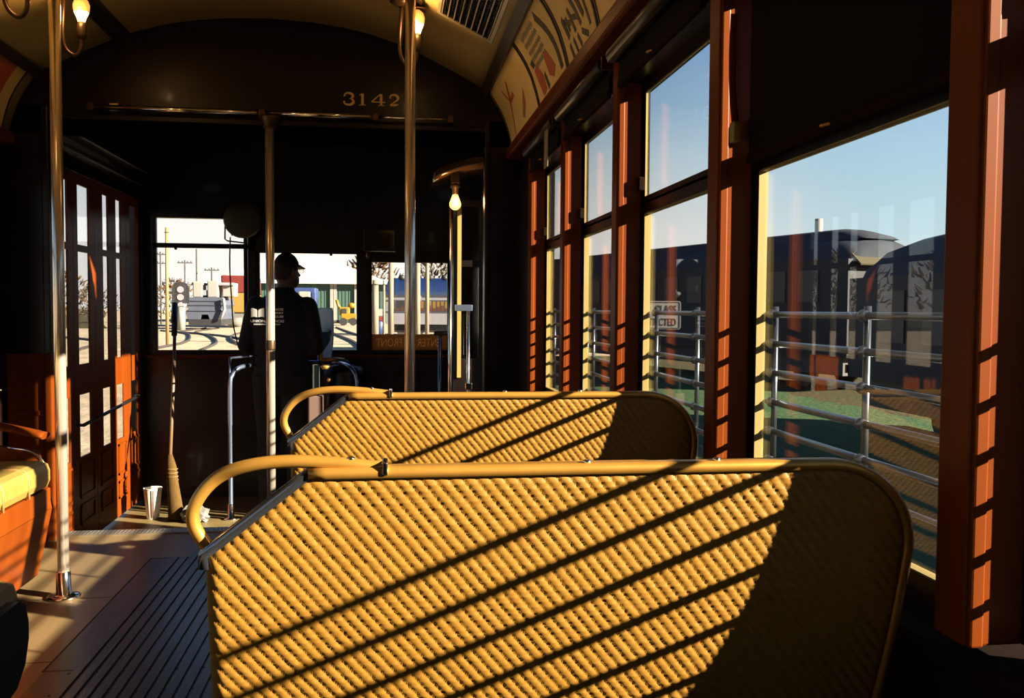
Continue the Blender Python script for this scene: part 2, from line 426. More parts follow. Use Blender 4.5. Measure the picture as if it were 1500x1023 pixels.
# window guard bars outside each right-hand window
names = {0: None, 1: 'six round grey guard bars across the widest nearest window on the right', 2: 'guard bars outside the window showing the white sign, second from the right',
         3: 'guard bars on the third window along, next to the sign window', 4: 'guard bars on the farthest narrow window near the dark bulkhead'}
for k in range(-1, 5):
    ya, yb = P0Y + (k - 1) * PITCH + PW, P0Y + k * PITCH
    g = empty('window_guard', (XR + .115, (ya + yb) / 2, SILL))
    hl = (yb - ya) / 2 - .001
    for i in range(6):
        b = MB(); z = 1.144 - .0595 * i - SILL
        b.tube([(0, -hl, z), (0, hl, z)], .0066, 10); b.build('bar', 'bar', g)
    for yy in (-hl + .024, 0, hl - .024):
        b = MB(); b.tube([(.004, yy, -.02), (.004, yy, 1.16 - SILL)], .006, 10)
        u = b.build('upright', 'bar', g)
        for i in range(6):
            c = MB(); c.ball((-.003, yy, 1.144 - .0595 * i - SILL), .0105, 10, 6); c.build('joint_clamp', 'bar', u)
    tag(g, names.get(k) or ('guard bars outside a right window beside the near seat, beyond the picture edge' if k == 0 else 'guard bars outside the right window behind the camera'), 'window guard', 'window guards along the right wall')

# roller shades over the right windows
shade_lab = {1: 'dark roller shade drawn down over the upper half of the nearest right window', 2: 'rolled up shade above the window that shows the white sign',
             3: 'rolled up shade third along the right wall under the advertising cards', 4: 'rolled up shade at the far end of the right wall by the bulkhead', 0: 'rolled up shade over the right window beside the camera'}
for k in range(0, 5):
    ya, yb = P0Y + (k - 1) * PITCH + PW, P0Y + k * PITCH
    s = empty('roller_shade', (XR - .022, (ya + yb) / 2, 1.885)); hl = (yb - ya) / 2 - .02
    b = MB(); b.tube([(0, -hl, 0), (0, hl, 0)], .021, 14); b.build('roller', 'olive_paint', s)
    for e in (-1, 1):
        b = MB(); b.box(-.012, .04, e * (hl + .008) - .006, e * (hl + .008) + .006, -.018, .022, .002); b.build('bracket', 'bronze', s)
    drop = .42 if k == 1 else .075; cx = .075 if k == 1 else .018
    b = MB(); b.box(cx, cx + .0015, -hl + .012, hl - .012, -drop, .008); b.build('cloth', 'fabric', s)
    b = MB(); b.box(cx - .006, cx + .0075, -hl + .008, hl - .008, -drop - .02, -drop, .004); bb = b.build('bottom_bar', 'sill_wood', s)
    b = MB(); b.tube(smooth_path([(cx - .006, 0, -drop - .01), (cx - .016, .012, -drop - .012), (cx - .006, .024, -drop - .01)]), .003, 6); b.build('pull_ring', 'brass', bb)
    tag(s, shade_lab[k], 'roller shade', 'roller shades along the right wall')

# red leather strap hanging at the post between the two nearest windows
b = MB(); b.tube(smooth_path([(XR + .02, 1.715, 1.74), (XR + .014, 1.705, 1.66), (XR + .014, 1.70, 1.58), (XR + .02, 1.70, 1.52)]), .008, 8, flat=(1, .35))
sb = b.build('shade_strap', 'mahogany')
c = MB(); c.box(XR + .012, XR + .028, 1.69, 1.712, 1.485, 1.525, .003); c.build('strap_buckle', 'cream_edge', sb)
tag(sb, 'curved reddish strap with pale buckle beside the nearest right window shade', 'strap')

# small paper tag hanging near the far shade
t_ = MB(); t_.box(.600, .602, 3.37, 3.45, 1.70, 1.845)
tg = t_.build('paper_tag', 'tag'); m_ = MB(); m_.box(.5992, .600, 3.385, 3.435, 1.735, 1.75); m_.box(.5992, .600, 3.395, 3.42, 1.76, 1.79); m_.build('tag_print', 'ink_grey', tg)
c = MB(); c.tube([(.601, 3.41, 1.845), (.615, 3.41, 1.875)], .002, 6); c.build('tag_string', 'ink_black', tg)
tag(tg, 'small cream paper tag hanging below the third rolled shade', 'tag')

# rear end wall (behind the camera)
b = MB(); b.box(XL - .1, XR + .1, Y0 - .06, Y0, -.12, 2.7); struct(b.build('wall_back', 'dark_wood'))
# bulkhead between saloon and vestibule
bk = empty('wall_bulkhead'); struct(bk)
arch = [(CX + r, z) for r, z in reversed(CEIL + COVE[1:])]
arch = [(CX - r, z) for r, z in (CEIL + COVE[1:])][::-1] + [(CX + r, z) for r, z in (CEIL + COVE[1:])[1:]]
hd = [(x, z + .02) for x, z in arch]
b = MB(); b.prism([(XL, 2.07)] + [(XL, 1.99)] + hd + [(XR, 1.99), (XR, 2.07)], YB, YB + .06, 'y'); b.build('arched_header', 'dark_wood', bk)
b = MB(); b.box(XL, -1.64, YB, YB + .06, .92, 2.12); b.build('shadow_pilaster', 'dark_wood', bk)  # same mahogany pilaster; shade above the sunlit part put into a darker colour
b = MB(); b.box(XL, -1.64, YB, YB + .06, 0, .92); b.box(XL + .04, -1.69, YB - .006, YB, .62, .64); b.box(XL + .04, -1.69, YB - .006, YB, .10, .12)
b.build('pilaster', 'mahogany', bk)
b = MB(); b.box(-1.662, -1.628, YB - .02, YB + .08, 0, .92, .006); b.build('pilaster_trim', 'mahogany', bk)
b = MB(); b.box(-1.662, -1.628, YB - .02, YB + .08, .92, 2.12, .006); b.build('shadow_trim', 'dark_wood', bk)  # trim continued in dark colour to paint in the same shade
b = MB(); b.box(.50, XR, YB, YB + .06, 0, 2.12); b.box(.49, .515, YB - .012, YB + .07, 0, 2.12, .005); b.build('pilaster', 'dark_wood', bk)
b = MB(); b.box(-1.64, .50, YB - .008, YB + .07, 2.06, 2.09, .006); b.build('header_trim', 'dark_wood', bk)
# polished bar under the number
hb = empty('header_bar', (CX, YB - .05, 2.112))
for i, (xa, xb, r) in enumerate(((-.83, -.05, .013), (-.02, .52, .013), (.53, .9, .006))):
    b = MB(); b.tube([(xa, 0, 0), (xb, 0, 0)], r, 12); b.build('bar', 'chrome', hb)
for xx in (-.83, -.03, .525, .9):
    b = MB(); b.box(xx - .014, xx + .014, -.018, .05, -.018, .018, .004); b.build('bracket', 'bronze', hb)
tag(hb, 'polished metal bar across the dark bulkhead below the number', 'bar')
# reflectors at the left of the bar
b = MB(); b.box(-1.345, -1.30, YB - .03, YB, 2.10, 2.14, .004); nb = b.build('bulkhead_clip', 'chrome'); tag(nb, 'small bright metal clip left of the polished bulkhead bar', 'clip')

# fleet number 3142 in gold serif numerals, as strokes of varying width
def stroke(b, pts, w, y=0.):
    pts = [Vector((p[0], p[1])) for p in pts]; n = len(pts); L, R_ = [], []
    for i in range(n):
        t = (pts[min(i + 1, n - 1)] - pts[max(i - 1, 0)]).normalized(); nn = Vector((-t.y, t.x)); h = (w[i] if isinstance(w, (list, tuple)) else w) / 2
        L.append(pts[i] + nn * h); R_.append(pts[i] - nn * h)
    vs = [(p.x, y, p.y) for p in L + R_] + [(p.x, y - .002, p.y) for p in L + R_]
    fs = []
    for i in range(n - 1):
        a, c = i, i + 1
        fs += [(a, c, n + c, n + a), (2 * n + a, 3 * n + a, 3 * n + c, 2 * n + c), (a, 2 * n + a, 2 * n + c, c), (n + a, n + c, 3 * n + c, 3 * n + a)]
    b.add(vs, fs)
def arcp(cx, cy, rx, ry, a0, a1, n=14): return [(cx + rx * math.cos(math.radians(a0 + (a1 - a0) * i / n)), cy + ry * math.sin(math.radians(a0 + (a1 - a0) * i / n))) for i in range(n + 1)]
def wv(n, lo, hi): return [lo + (hi - lo) * math.sin(PI * i / (n - 1)) for i in range(n)]
fn = empty('fleet_number', (-.228, YB - .002, 2.178)); fn.scale = (1, 1, .80); H_ = .075
d = MB(); p = arcp(.025, .056, .022, .018, 165, -80); stroke(d, p, wv(len(p), .004, .014)); p = arcp(.025, .021, .025, .020, 80, -165); stroke(d, p, wv(len(p), .004, .015)); d.ball((.006, 0, .058), .006, 8, 6, (1, .3, 1)); d.ball((.004, 0, .018), .006, 8, 6, (1, .3, 1)); d.build('numeral', 'gold', fn)
d = MB(); stroke(d, [(.095, 0), (.095, .073)], .013); stroke(d, [(.078, .002), (.112, .002)], .005); stroke(d, [(.08, .062), (.095, .073)], .006); d.build('numeral', 'gold', fn)
d = MB(); stroke(d, [(.188, 0), (.188, .074)], .013); stroke(d, [(.185, .074), (.140, .024)], .006); stroke(d, [(.140, .024), (.208, .024)], .006); stroke(d, [(.173, .002), (.204, .002)], .005); d.build('numeral', 'gold', fn)
d = MB(); p = arcp(.252, .052, .021, .021, 170, -30) + [(.256, .028), (.235, .010)]; stroke(d, p, wv(len(p), .005, .014)); stroke(d, [(.232, .008), (.258, .008), (.276, .014)], [.012, .013, .003]); d.ball((.234, 0, .054), .006, 8, 6, (1, .3, 1)); d.build('numeral', 'gold', fn)
tag(fn, 'gold serif number 3142 on the dark arched bulkhead', 'number')

# ceiling light fixtures
def lamp(x, y, zb, lab, flip=1):
    e = empty('ceiling_lamp', (x, y, zb))
    zc = np.interp(abs(x - CX), [r for r, _ in CEIL], [z for _, z in CEIL]) - zb + .01
    b = MB(); b.lathe([(.05, zc), (.052, zc - .02), (.03, zc - .032), (.018, zc - .04)], (-.065 * flip, 0, 0)); b.build('ceiling_rose', 'bronze', e)
    pth = smooth_path([(-.065 * flip, 0, zc - .03), (-.075 * flip, 0, -.06), (-.065 * flip, 0, -.135), (-.03 * flip, 0, -.165), (-.005 * flip, 0, -.14), (0, 0, -.085)])
    b = MB(); b.tube(pth, .008, 10); b.build('curved_arm', 'bronze', e)
    b = MB(); b.lathe([(.012, -.10), (.018, -.085), (.019, -.05), (.014, -.03)], (0, 0, 0)); b.build('socket', 'bronze', e)
    b = MB(); b.lathe([(.012, -.032), (.018, -.012), (.031, .018), (.033, .038), (.026, .058), (.012, .070), (.002, .073)], (0, 0, 0)); bl = b.build('bulb', 'bulb_glass', e)
    b = MB(); b.lathe([(.003, -.022), (.012, -.005), (.013, .01), (.006, .03), (.001, .05)], (0, 0, 0)); 
    # the glowing filament sits inside the frosted bulb's lower part
    b2 = MB(); b2.lathe([(.0125, -.033), (.0185, -.0125), (.0285, .010), (.024, .0105)], (0, 0, 0)); b2.build('glowing_filament', 'bulb', bl)
    b = MB(); b.lathe([(.02, .085), (.04, .075), (.043, .07), (.039, .07), (.018, .08)], (0, 0, 0)); b.build('reflector_cap', 'bronze', e)
    li = bpy.data.lights.new('bulb_glow', 'POINT'); li.energy = 1.5; li.color = (1, .55, .2); li.shadow_soft_size = .03
    lo = bpy.data.objects.new('bulb_glow', li); COL.objects.link(lo); lo.parent = e; lo.location = (0, -.05, .0)
    return tag(e, lab, 'lamp', 'ceiling lamps')
lamp(-1.255, 3.92, 2.352, 'lit ceiling lamp on curved arm beside the left grab pole')
lamp(.118, 3.86, 2.352, 'lit ceiling lamp on curved arm behind the right grab pole')
lamp(-1.20, 3.22, 2.285, 'curved lamp arm cut by the top left corner of the view')

# ceiling vent grille
vg = empty('ceiling_vent', (.325, 3.72, 2.42)); ang = math.atan2(2.437 - 2.276, .315)
vg.rotation_euler = (0, ang, 0); vg.location = (.325, 3.50, np.interp(.915, [r for r, _ in CEIL], [z for _, z in CEIL]) - .004)
vw, vl = .125, .34
b = MB()
for a in (-1, 1): b.box(-vw - .008, vw + .008, a * vl - .008, a * vl + .008, -.012, .0, .002); b.box(a * vw - .008, a * vw + .008, -vl, vl, -.012, 0, .002)
b.build('vent_frame', 'grille', vg)
b = MB(); b.box(-vw, vw, -vl, vl, -.002, .002); b.build('vent_backing', 'black_paint', vg)
for i in range(9):
    xx = -vw + .0278 * (i + .5); b = MB(); b.box(xx - .0022, xx + .0022, -vl, vl, -.012, -.002); b.build('slat', 'grille', vg)
b = MB()
for i in range(30): yy = -vl + .0227 * (i + .5); b.box(-vw, vw, yy - .0015, yy + .0015, -.006, -.002)
for i in range(16): xx = -vw + .0156 * (i + .5); b.box(xx - .0015, xx + .0015, -vl, vl, -.006, -.002)
b.build('mesh_screen', 'olive_paint', vg)
tag(vg, 'rectangular slatted ceiling vent between the right lamp and the cards', 'vent')

# advertising cards in the coves
CR = np.array([r for r, _ in COVE]); CZ = np.array([z for _, z in COVE])
def cove(sgn, t, off):
    """t 0 bottom .. 1 top; off = distance off the cove surface toward the room"""
    z = CZ[-1] + (CZ[0] - CZ[-1]) * t; r = np.interp(-z, -CZ, CR)
    z2 = z + .01; r2 = np.interp(-z2, -CZ, CR); tx, tz = r2 - r, .01; l = math.hypot(tx, tz)
    return CX + sgn * (r - off * tz / l), z - off * (-tx) / l * 1.0
def cove_patch(b, sgn, y0, y1, t0, t1, off, thick=.001, n=10):
    vs = []
    for i in range(n + 1):
        t = t0 + (t1 - t0) * i / n
        for o in (off, off + thick):
            x, z = cove(sgn, t, o); vs += [(x, y0, z), (x, y1, z)]
    fs = []
    for i in range(n):
        a, c = i * 4, i * 4 + 4
        fs += [(a, a + 1, c + 1, c), (a + 2, c + 2, c + 3, a + 3), (a, c, c + 2, a + 2), (a + 1, a + 3, c + 3, c + 1)]
    fs += [(0, 2, 3, 1), (n * 4, n * 4 + 1, n * 4 + 3, n * 4 + 2)]
    b.add(vs, fs)
def cove_poly(b, sgn, pts, off=.0025):
    """filled outline in (y, t) on the cove: fan of thin quads along strokes"""
    vs = []
    for y, t in pts:
        x, z = cove(sgn, t, off); vs.append((x, y, z))
    for y, t in pts:
        x, z = cove(sgn, t, off + .0008); vs.append((x, y, z))
    n = len(pts)
    b.add(vs, [tuple(range(n)), tuple(range(2 * n - 1, n - 1, -1))] + [(i, n + i, n + (i + 1) % n, (i + 1) % n) for i in range(n)])
def cove_stroke(b, sgn, pts, w, off=.0025):
    for (a, c) in zip(pts[:-1], pts[1:]):
        dy, dt = c[0] - a[0], (c[1] - a[1]) * .33; l = math.hypot(dy, dt) or 1; ny, ntt = -dt / l * w / 2, dy / l * w / 2 / .33
        n = max(1, int(abs(c[1] - a[1]) / .12)); 
        for i in range(n):
            u0, u1 = i / n, (i + 1) / n
            p = (a[0] + dy * u0, a[1] + (c[1] - a[1]) * u0); q = (a[0] + dy * u1, a[1] + (c[1] - a[1]) * u1)
            cove_poly(b, sgn, [(p[0] + ny, p[1] + ntt), (p[0] - ny, p[1] - ntt), (q[0] - ny, q[1] - ntt), (q[0] + ny, q[1] + ntt)], off)
def card(sgn, y0, y1, lab):
    b = MB(); cove_patch(b, sgn, y0, y1, .02, .95, .001); o = b.build('advertising_card', 'card')
    e = MB(); cove_patch(e, sgn, y0 - .012, y0, .02, .95, .001, .004); e.build('card_edge', 'ink_black', o)
    e = MB(); cove_patch(e, sgn, y1, y1 + .012, .02, .95, .001, .004); e.build('card_edge', 'ink_black', o)
    return tag(o, lab, 'advertising card', 'advertising cards above the windows')
c1 = card(1, 3.72, 4.55, 'cream advertising card with a brown twig, nearest the bulkhead arch')
b = MB(); cove_stroke(b, 1, [(4.40, .05), (4.33, .35), (4.27, .58), (4.16, .80)], .012); cove_stroke(b, 1, [(4.27, .58), (4.33, .78)], .012); cove_stroke(b, 1, [(4.27, .58), (4.14, .60)], .02); b.build('twig_print', 'ink_red', c1)
b = MB(); cove_poly(b, 1, [(4.10, .22), (4.00, .42), (3.93, .52), (3.96, .34), (4.05, .18)]); b.build('leaf_print', 'ink_brown', c1)
c2 = card(1, 3.12, 3.68, 'advertising card with lettering, red figures and a red bottom band')
b = MB()
rng = random.Random(3)
for i in range(5):
    b = MB(); z0 = .88 - i * .085; pts = []
    for j in range(22):
        pts.append((3.585 - j * .0115, z0 - (.05 if j % 2 else 0) - .012 * rng.random()))
    cove_stroke(b, 1, pts, .008); b.build('lettering_row', 'ink_grey', c2)
def prints(name, mt, par, polys=(), strokes=()):
    for p in polys: b = MB(); cove_poly(b, 1, p); b.build(name, mt, par)
    for p, w in strokes: b = MB(); cove_stroke(b, 1, p, w); b.build(name, mt, par)
prints('red_figure', 'ink_red', c2, ([(3.62, .50), (3.55, .52), (3.50, .36), (3.49, .16), (3.56, .12), (3.60, .30)], [(3.40, .55), (3.34, .50), (3.27, .28), (3.33, .18), (3.40, .26)]))
b = MB(); cove_patch(b, 1, 3.13, 3.66, .03, .11, .0025, .001); b.build('red_band', 'ink_red', c2)
prints('black_print', 'ink_black', c2, ([(3.64, .60), (3.59, .62), (3.57, .54), (3.62, .52)],), (([(3.47, .34), (3.44, .14)], .03), ([(3.28, .86), (3.22, .62), (3.19, .38), (3.18, .16)], .04), ([(3.54, .30), (3.52, .14)], .014)))
c3 = card(1, 2.66, 3.08, 'advertising card with bold black brush marks, third from the bulkhead')
for (ya, ta, yb_, tb, w) in ((3.02, .95, 2.86, .72, .05), (2.93, .95, 2.86, .72, .05), (3.02, .55, 2.99, .32, .03), (2.97, .52, 2.96, .36, .02), (3.0, .5, 2.93, .42, .02), (2.92, .56, 2.90, .30, .022), (2.90, .45, 2.84, .40, .02), (2.86, .62, 2.82, .30, .022), (2.80, .58, 2.77, .34, .028), (3.01, .26, 2.98, .08, .025), (2.95, .27, 2.92, .10, .02), (2.89, .26, 2.86, .12, .02), (2.83, .24, 2.76, .14, .022), (2.74, .6, 2.72, .2, .02)):
    prints('brush_mark', 'ink_black', c3, (), (([(ya, ta), (yb_, tb)], w),))
c4 = card(1, 1.95, 2.62, 'advertising card at the top right edge with faint brown strokes')
for i in range(4): prints('stroke_print', 'ink_brown', c4, (), (([(2.55 - i * .05, .7 - i * .02), (2.50 - i * .05, .3)], .012),))
c5 = card(-1, 3.55, 4.50, 'dark red advertising card in the top left cove')
b = MB(); cove_patch(b, -1, 3.57, 4.40, .03, .94, .0025, .001); b.build('red_field', 'ink_red', c5)
b = MB(); cove_poly(b, -1, [(3.98, .55), (4.08, .75), (4.16, .62), (4.12, .40), (4.04, .38)], .0045); b.build('pale_print', 'ink_grey', c5)

# ------------------------------------------------------------------ grab poles
def grab_pole(name, x, y, z0, z1, lab, ring=None):
    e = empty('grab_pole', (x, y, z0))
    b = MB(); b.tube([(0, 0, .0), (0, 0, z1 - z0)], .0215, 20); b.build('pole', 'pole', e)
    b = MB(); b.lathe([(.062, 0), (.064, .006), (.05, .012), (.028, .016), (.0265, .10), (.0235, .104)], (0, 0, .001), n=24); b.build('floor_flange', 'chrome', e)
    b = MB(); b.lathe([(.03, -.06), (.034, -.05), (.05, -.012), (.052, 0)], (0, 0, z1 - z0), n=20); b.build('ceiling_flange', 'bronze', e)
    return tag(e, lab, 'grab pole', 'grab poles')
def zc(x): return float(np.interp(abs(x - CX), [r for r, _ in CEIL], [z for _, z in CEIL]))
grab_pole('l', -1.276, 3.68, .0, zc(-1.276) - .004, 'polished grab pole at the left, rising from the lit floor by the bench')
grab_pole('r', .085, 3.68, .0, zc(.085) - .004, 'polished grab pole right of centre, in front of the number 3142')
cp = grab_pole('c', -.588, YB - .03, .0, 2.10, 'polished grab pole in front of the person in black')
b = MB(); b.lathe([(.0225, .94), (.0232, .945), (.0232, .985), (.0225, .99)], (0, 0, 0)); b.build('pole_band', 'bronze', cp)

# ------------------------------------------------------------------ rattan walk-over seats
SW, STOP, SBOT = .858, .955, .42
def xl_of(z):
    return 0. if z < .862 else (z - .862) / (STOP - .862) * .118
def ztop_of(x):
    z = STOP
    if x < .118: z = .862 + (STOP - .862) * x / .118
    R = .115
    if x > SW - R: z = min(z, STOP - R + math.sqrt(max(0, R * R - (x - (SW - R)) ** 2)))
    return z
def xr_of(z):
    R = .115
    if z > STOP - R: return SW - R + math.sqrt(max(0, R * R - (z - (STOP - R)) ** 2))
    return SW - .02 * max(0, (STOP - R - z) / .4)
def ysurf(z): return .25 * (STOP - z) - .022 * math.sin(PI * min(1, max(0, (STOP - z) / .5)))
def weave(x, z):
    h = .0067; j = math.floor((STOP - z) / h); v = (STOP - z) / h - j
    off = .0054 * (j + v - .13 * math.sin(2 * PI * v))
    u = (x - off) / .0158; k = math.floor(u); u -= k
    jj = math.sin(j * 12.9 + k * 78.2) * 43758.5; jj -= math.floor(jj)
    a = u / .88
    if a >= 1: return -.0006
    return (.0014 + .0008 * jj) * (1 - (2 * a - 1) ** 4) * (.56 + .44 * (1 - (2 * v - 1) ** 2))
def seat_panel():
    nx, nz = 400, 235; vs = []; fs = []
    for i in range(nz + 1):
        z = SBOT + (STOP - .002 - SBOT) * i / nz; a, c = xl_of(z), xr_of(z)
        for k in range(nx + 1):
            x = min(max(SW * k / nx, a), c)
            d = min(x - a, c - x, ztop_of(x) - z + .001); r = .018
            rnd = r * (1 - math.sqrt(max(0, 1 - (1 - min(max(d, 0), r) / r) ** 2)))
            ed = min(1, max(0, d) / .012)
            vs.append((x, ysurf(z) + rnd - weave(x, z) * ed, z))
    w = nx + 1
    for i in range(nz):
        for k in range(nx): fs.append((i * w + k, i * w + k + 1, (i + 1) * w + k + 1, (i + 1) * w + k))
    # plain front face and rim
    o = len(vs); n2 = 24; m2 = 40
    for i in range(n2 + 1):
        z = SBOT + (STOP - .002 - SBOT) * i / n2; a, c = xl_of(z), xr_of(z)
        for k in range(m2 + 1):
            x = a + (c - a) * k / m2; vs.append((x, ysurf(z) + .062, z))
    w2 = m2 + 1
    for i in range(n2):
        for k in range(m2): fs.append((o + i * w2 + k, o + (i + 1) * w2 + k, o + (i + 1) * w2 + k + 1, o + i * w2 + k + 1))
    me = bpy.data.meshes.new('seat_back'); me.from_pydata(vs, [], fs); me.polygons.foreach_set('use_smooth', [True] * len(fs)); me.materials.append(M['rattan']); me.update()
    return me
def outline():
    pts = [(0, SBOT), (0, .845), (0, .862)]
    pts += [(.118 * i / 6, .862 + (STOP - .862) * i / 6) for i in range(1, 6)]
    pts += [(.118 + .02 * i, STOP + .0) for i in range(0, 2)]
    pts += [(.16 + i * .05, STOP) for i in range(0, 12)]
    pts += [(p, q) for p, _, q in arc((SW - .115, STOP - .115), .115, 90, 0, 14)]
    pts += [(xr_of(z), z) for z in (.75, .65, .55, SBOT)]
    return pts
def rim_strip(pts, out, half, name, mt, parent, y_off=.009):
    """flat metal strip following the outline, wrapped over the edge of the back"""
    n = len(pts); P = [Vector(p) for p in pts]; vs = []; fs = []
    for i in range(n):
        t = (P[min(i + 1, n - 1)] - P[max(i - 1, 0)]).normalized(); nn = Vector((-t.y, t.x))
        yc = ysurf(P[i].y) + y_off
        prof = [(-half, -.007), (-half, .001), (-half * .75, out), (half * .75, out), (half, .001), (half, -.007)]
        for py, po in prof: q = P[i] + nn * po; vs.append((q.x, yc + py, q.y))
    for i in range(n - 1):
        for k in range(5): fs.append((i * 6 + k, i * 6 + k + 1, (i + 1) * 6 + k + 1, (i + 1) * 6 + k))
        fs.append((i * 6 + 5, i * 6, (i + 1) * 6, (i + 1) * 6 + 5))
    b = MB(); b.add(vs, fs + [(0, 1, 2, 3, 4, 5), tuple((n - 1) * 6 + k for k in (5, 4, 3, 2, 1, 0))], True)
    return b.build(name, mt, parent)
def make_seat():
    e = empty('rattan_seat')
    o = bpy.data.objects.new('seat_back', seat_panel()); COL.objects.link(o); o.parent = e
    ol = outline(); kt = 10
    rim_strip(ol[1:kt], .005, .010, 'side_rim', 'rim_dark', e)
    rim_strip(ol[kt - 2:], .005, .012, 'top_rim', 'brass', e)
    hp = smooth_path([(.004, ysurf(.855) + .02, .862), (-.012, ysurf(.9) + .02, .895), (-.007, ysurf(.92) + .02, .922), (.016, .022, .948), (.05, .013, .962), (.095, .010, .967), (.15, .009, .964), (.20, .009, .958)])
    b = MB(); b.tube(hp, .0076, 12); h = b.build('grab_handle', 'brass', e)
    b = MB(); b.box(.200, .207, -.006, .024, STOP - .004, STOP + .012, .002); b.build('cap_band', 'chrome', h)
    for xx in (.165, .44, .60):
        b = MB(); b.lathe([(.005, 0), (.005, .003), (.002, .0045)], (xx, .009, STOP + (.0125 if xx < .2 else .0045)), n=10); b.build('rim_screw', 'chrome', e)
    b = MB(); b.bevbox(.0, SW, .13, .56, .30, .44, .04); b.build('cushion', 'rattan_plain', e)
    for xx in (.02, SW - .05):
        b = MB(); b.tube([(xx + .015, .30, .16), (xx + .015, .20, .40), (xx + .015, ysurf(.6) + .03, .60)], .011, 8, flat=(1, .5)); b.build('swing_arm', 'iron', e)
    b = MB(); b.box(.06, SW - .06, .20, .50, .16, .30, .01); b.box(.14, .24, .26, .44, 0, .16, .01); b.box(.62, .72, .26, .44, 0, .16, .01); b.build('pedestal', 'iron', e)
    return e
proto = make_seat()
proto.location = (-.208, 1.012, .010)
tag(proto, 'nearest yellow rattan seat back striped by bar shadows, filling the foreground', 'seat', 'rattan walkover seats')
s2 = copy_tree(proto); s2.location = (-.200, 1.825, .018)
tag(s2, 'second yellow rattan seat back, partly hidden by the nearest one', 'seat', 'rattan walkover seats')
# left transverse seat, mostly outside the picture
sl = empty('rattan_seat_left', (XL + .0, 1.93, -.06)); sl.name = 'rattan_seat'
b = MB(); b.bevbox(0, .84, .10, .66, .30, .47, .05); b.build('cushion', 'rattan_plain', sl)
b = MB(); b.prism([(.12, .22), (.42, .19), (.52, .205), (.575, .25), (.60, .31), (.60, .36), (.58, .41), (.54, .43), (.12, .43)], .842, .872, 'x'); b.build('end_plate', 'iron', sl)
b = MB(); b.box(.06, .80, .2, .5, .06, .30, .01); b.build('pedestal', 'iron', sl)
b = MB(); b.bevbox(0, .84, -.02, .05, .42, .93, .02); b.build('seat_back', 'rattan_plain', sl)
tag(sl, 'seat at the lower left edge with a dark rounded end plate', 'seat', 'rattan walkover seats')

# ------------------------------------------------------------------ long benches by the bulkhead
def bench(sgn, lab):
    xw = CX + sgn * (HW - .012); xf = CX + sgn * .71; y0, y1 = 2.78, 3.66
    e = empty('side_bench', (xw, (y0 + y1) / 2, 0))
    ym = (y0 + y1) / 2
    def X(x): return x - xw
    def bx(b, xa, xb, ya, yb, za, zb, bev=.0):
        p, q = sorted((X(xa), X(xb))); b.box(p, q, ya - ym, yb - ym, za, zb, bev)
    b = MB(); bx(b, xw, xf, y0, y1, .445, .555, .035); cu = b.build('cushion', 'rattan_plain', e)
    for yy in (2.98, 3.2, 3.42):
        pth = [(xw, yy, .556), (xf + sgn * .045, yy, .556), (xf + sgn * .012, yy, .548), (xf + sgn * .0, yy, .52), (xf + sgn * .0, yy, .447)]
        b = MB(); b.tube([(X(p[0]), p[1] - ym, p[2]) for p in pth], .0045, 6); b.build('cushion_seam', 'ink_brown', cu)
    b = MB(); bx(b, xw, xf + sgn * .01, y0, y1, .36, .445, .006); b.build('seat_rail', 'mahogany', e)
    b = MB(); q = [(X(xf + sgn * .012), .36), (X(xf + sgn * .075), .09), (X(xf + sgn * .10), .09), (X(xf + sgn * .04), .36)]
    if sgn > 0: q = q[::-1]
    b.prism(q, y0 - ym, y1 - ym, 'y'); b.build('front_panel', 'mahogany', e)
    b = MB(); bx(b, xw, xf + sgn * .26, y0, y1, 0, .10); b.build('toe_board', 'dark_wood', e)
    pr = [(X(xw), .09), (X(xf + sgn * .075), .09), (X(xf + sgn * .012), .36), (X(xf + sgn * .06), .585), (X(xf + sgn * .16), .60), (X(xw), .66)]
    if sgn > 0: pr = pr[::-1]
    b = MB(); b.prism(pr, y1 - ym, y1 + .03 - ym, 'y'); b.build('end_panel', 'mahogany', e)
    ar = smooth_path([(X(xw), y1 + .01 - ym, .73), (X(xw - sgn * .2), y1 + .01 - ym, .71), (X(xf + sgn * .14), y1 + .01 - ym, .672), (X(xf + sgn * .03), y1 + .01 - ym, .645)])
    b = MB(); b.tube(ar, .045, 14, flat=(1, .3)); a = b.build('arm_rest', 'mahogany', e)
    b = MB(); b.tube(smooth_path([(X(xf + sgn * .17), y1 + .01 - ym, .60), (X(xf + sgn * .08), y1 - .0 - ym, .585), (X(xf + sgn * .03), y1 - ym, .53), (X(xf + sgn * .025), y1 - ym, .45)]), .005, 8); b.build('arm_bracket', 'chrome', a)
    b = MB(); bx(b, xw, xw - sgn * .05, y0, y1, .58, .76, .02); b.build('bench_back', 'rattan_plain', e)
    return tag(e, lab, 'bench', 'side benches by the bulkhead')
bench(-1, 'red wooden side bench with sunlit yellow cushion against the left wall')
bench(1, 'red wooden side bench with yellow cushion hidden ahead of the rattan seats')

# ------------------------------------------------------------------ vestibule
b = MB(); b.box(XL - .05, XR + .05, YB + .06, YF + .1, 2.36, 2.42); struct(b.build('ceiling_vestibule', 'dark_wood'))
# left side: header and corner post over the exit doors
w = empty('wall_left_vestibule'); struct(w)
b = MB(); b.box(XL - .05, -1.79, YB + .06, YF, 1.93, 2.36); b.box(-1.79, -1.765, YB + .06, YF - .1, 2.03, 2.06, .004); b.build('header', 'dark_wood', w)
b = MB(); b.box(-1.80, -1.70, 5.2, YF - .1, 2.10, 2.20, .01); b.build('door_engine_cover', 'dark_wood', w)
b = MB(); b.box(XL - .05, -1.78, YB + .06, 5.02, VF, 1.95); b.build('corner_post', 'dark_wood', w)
b = MB(); b.box(-1.78, -1.765, 4.96, 4.99, VF, 1.95, .004); b.build('corner_bead', 'mahogany', w)
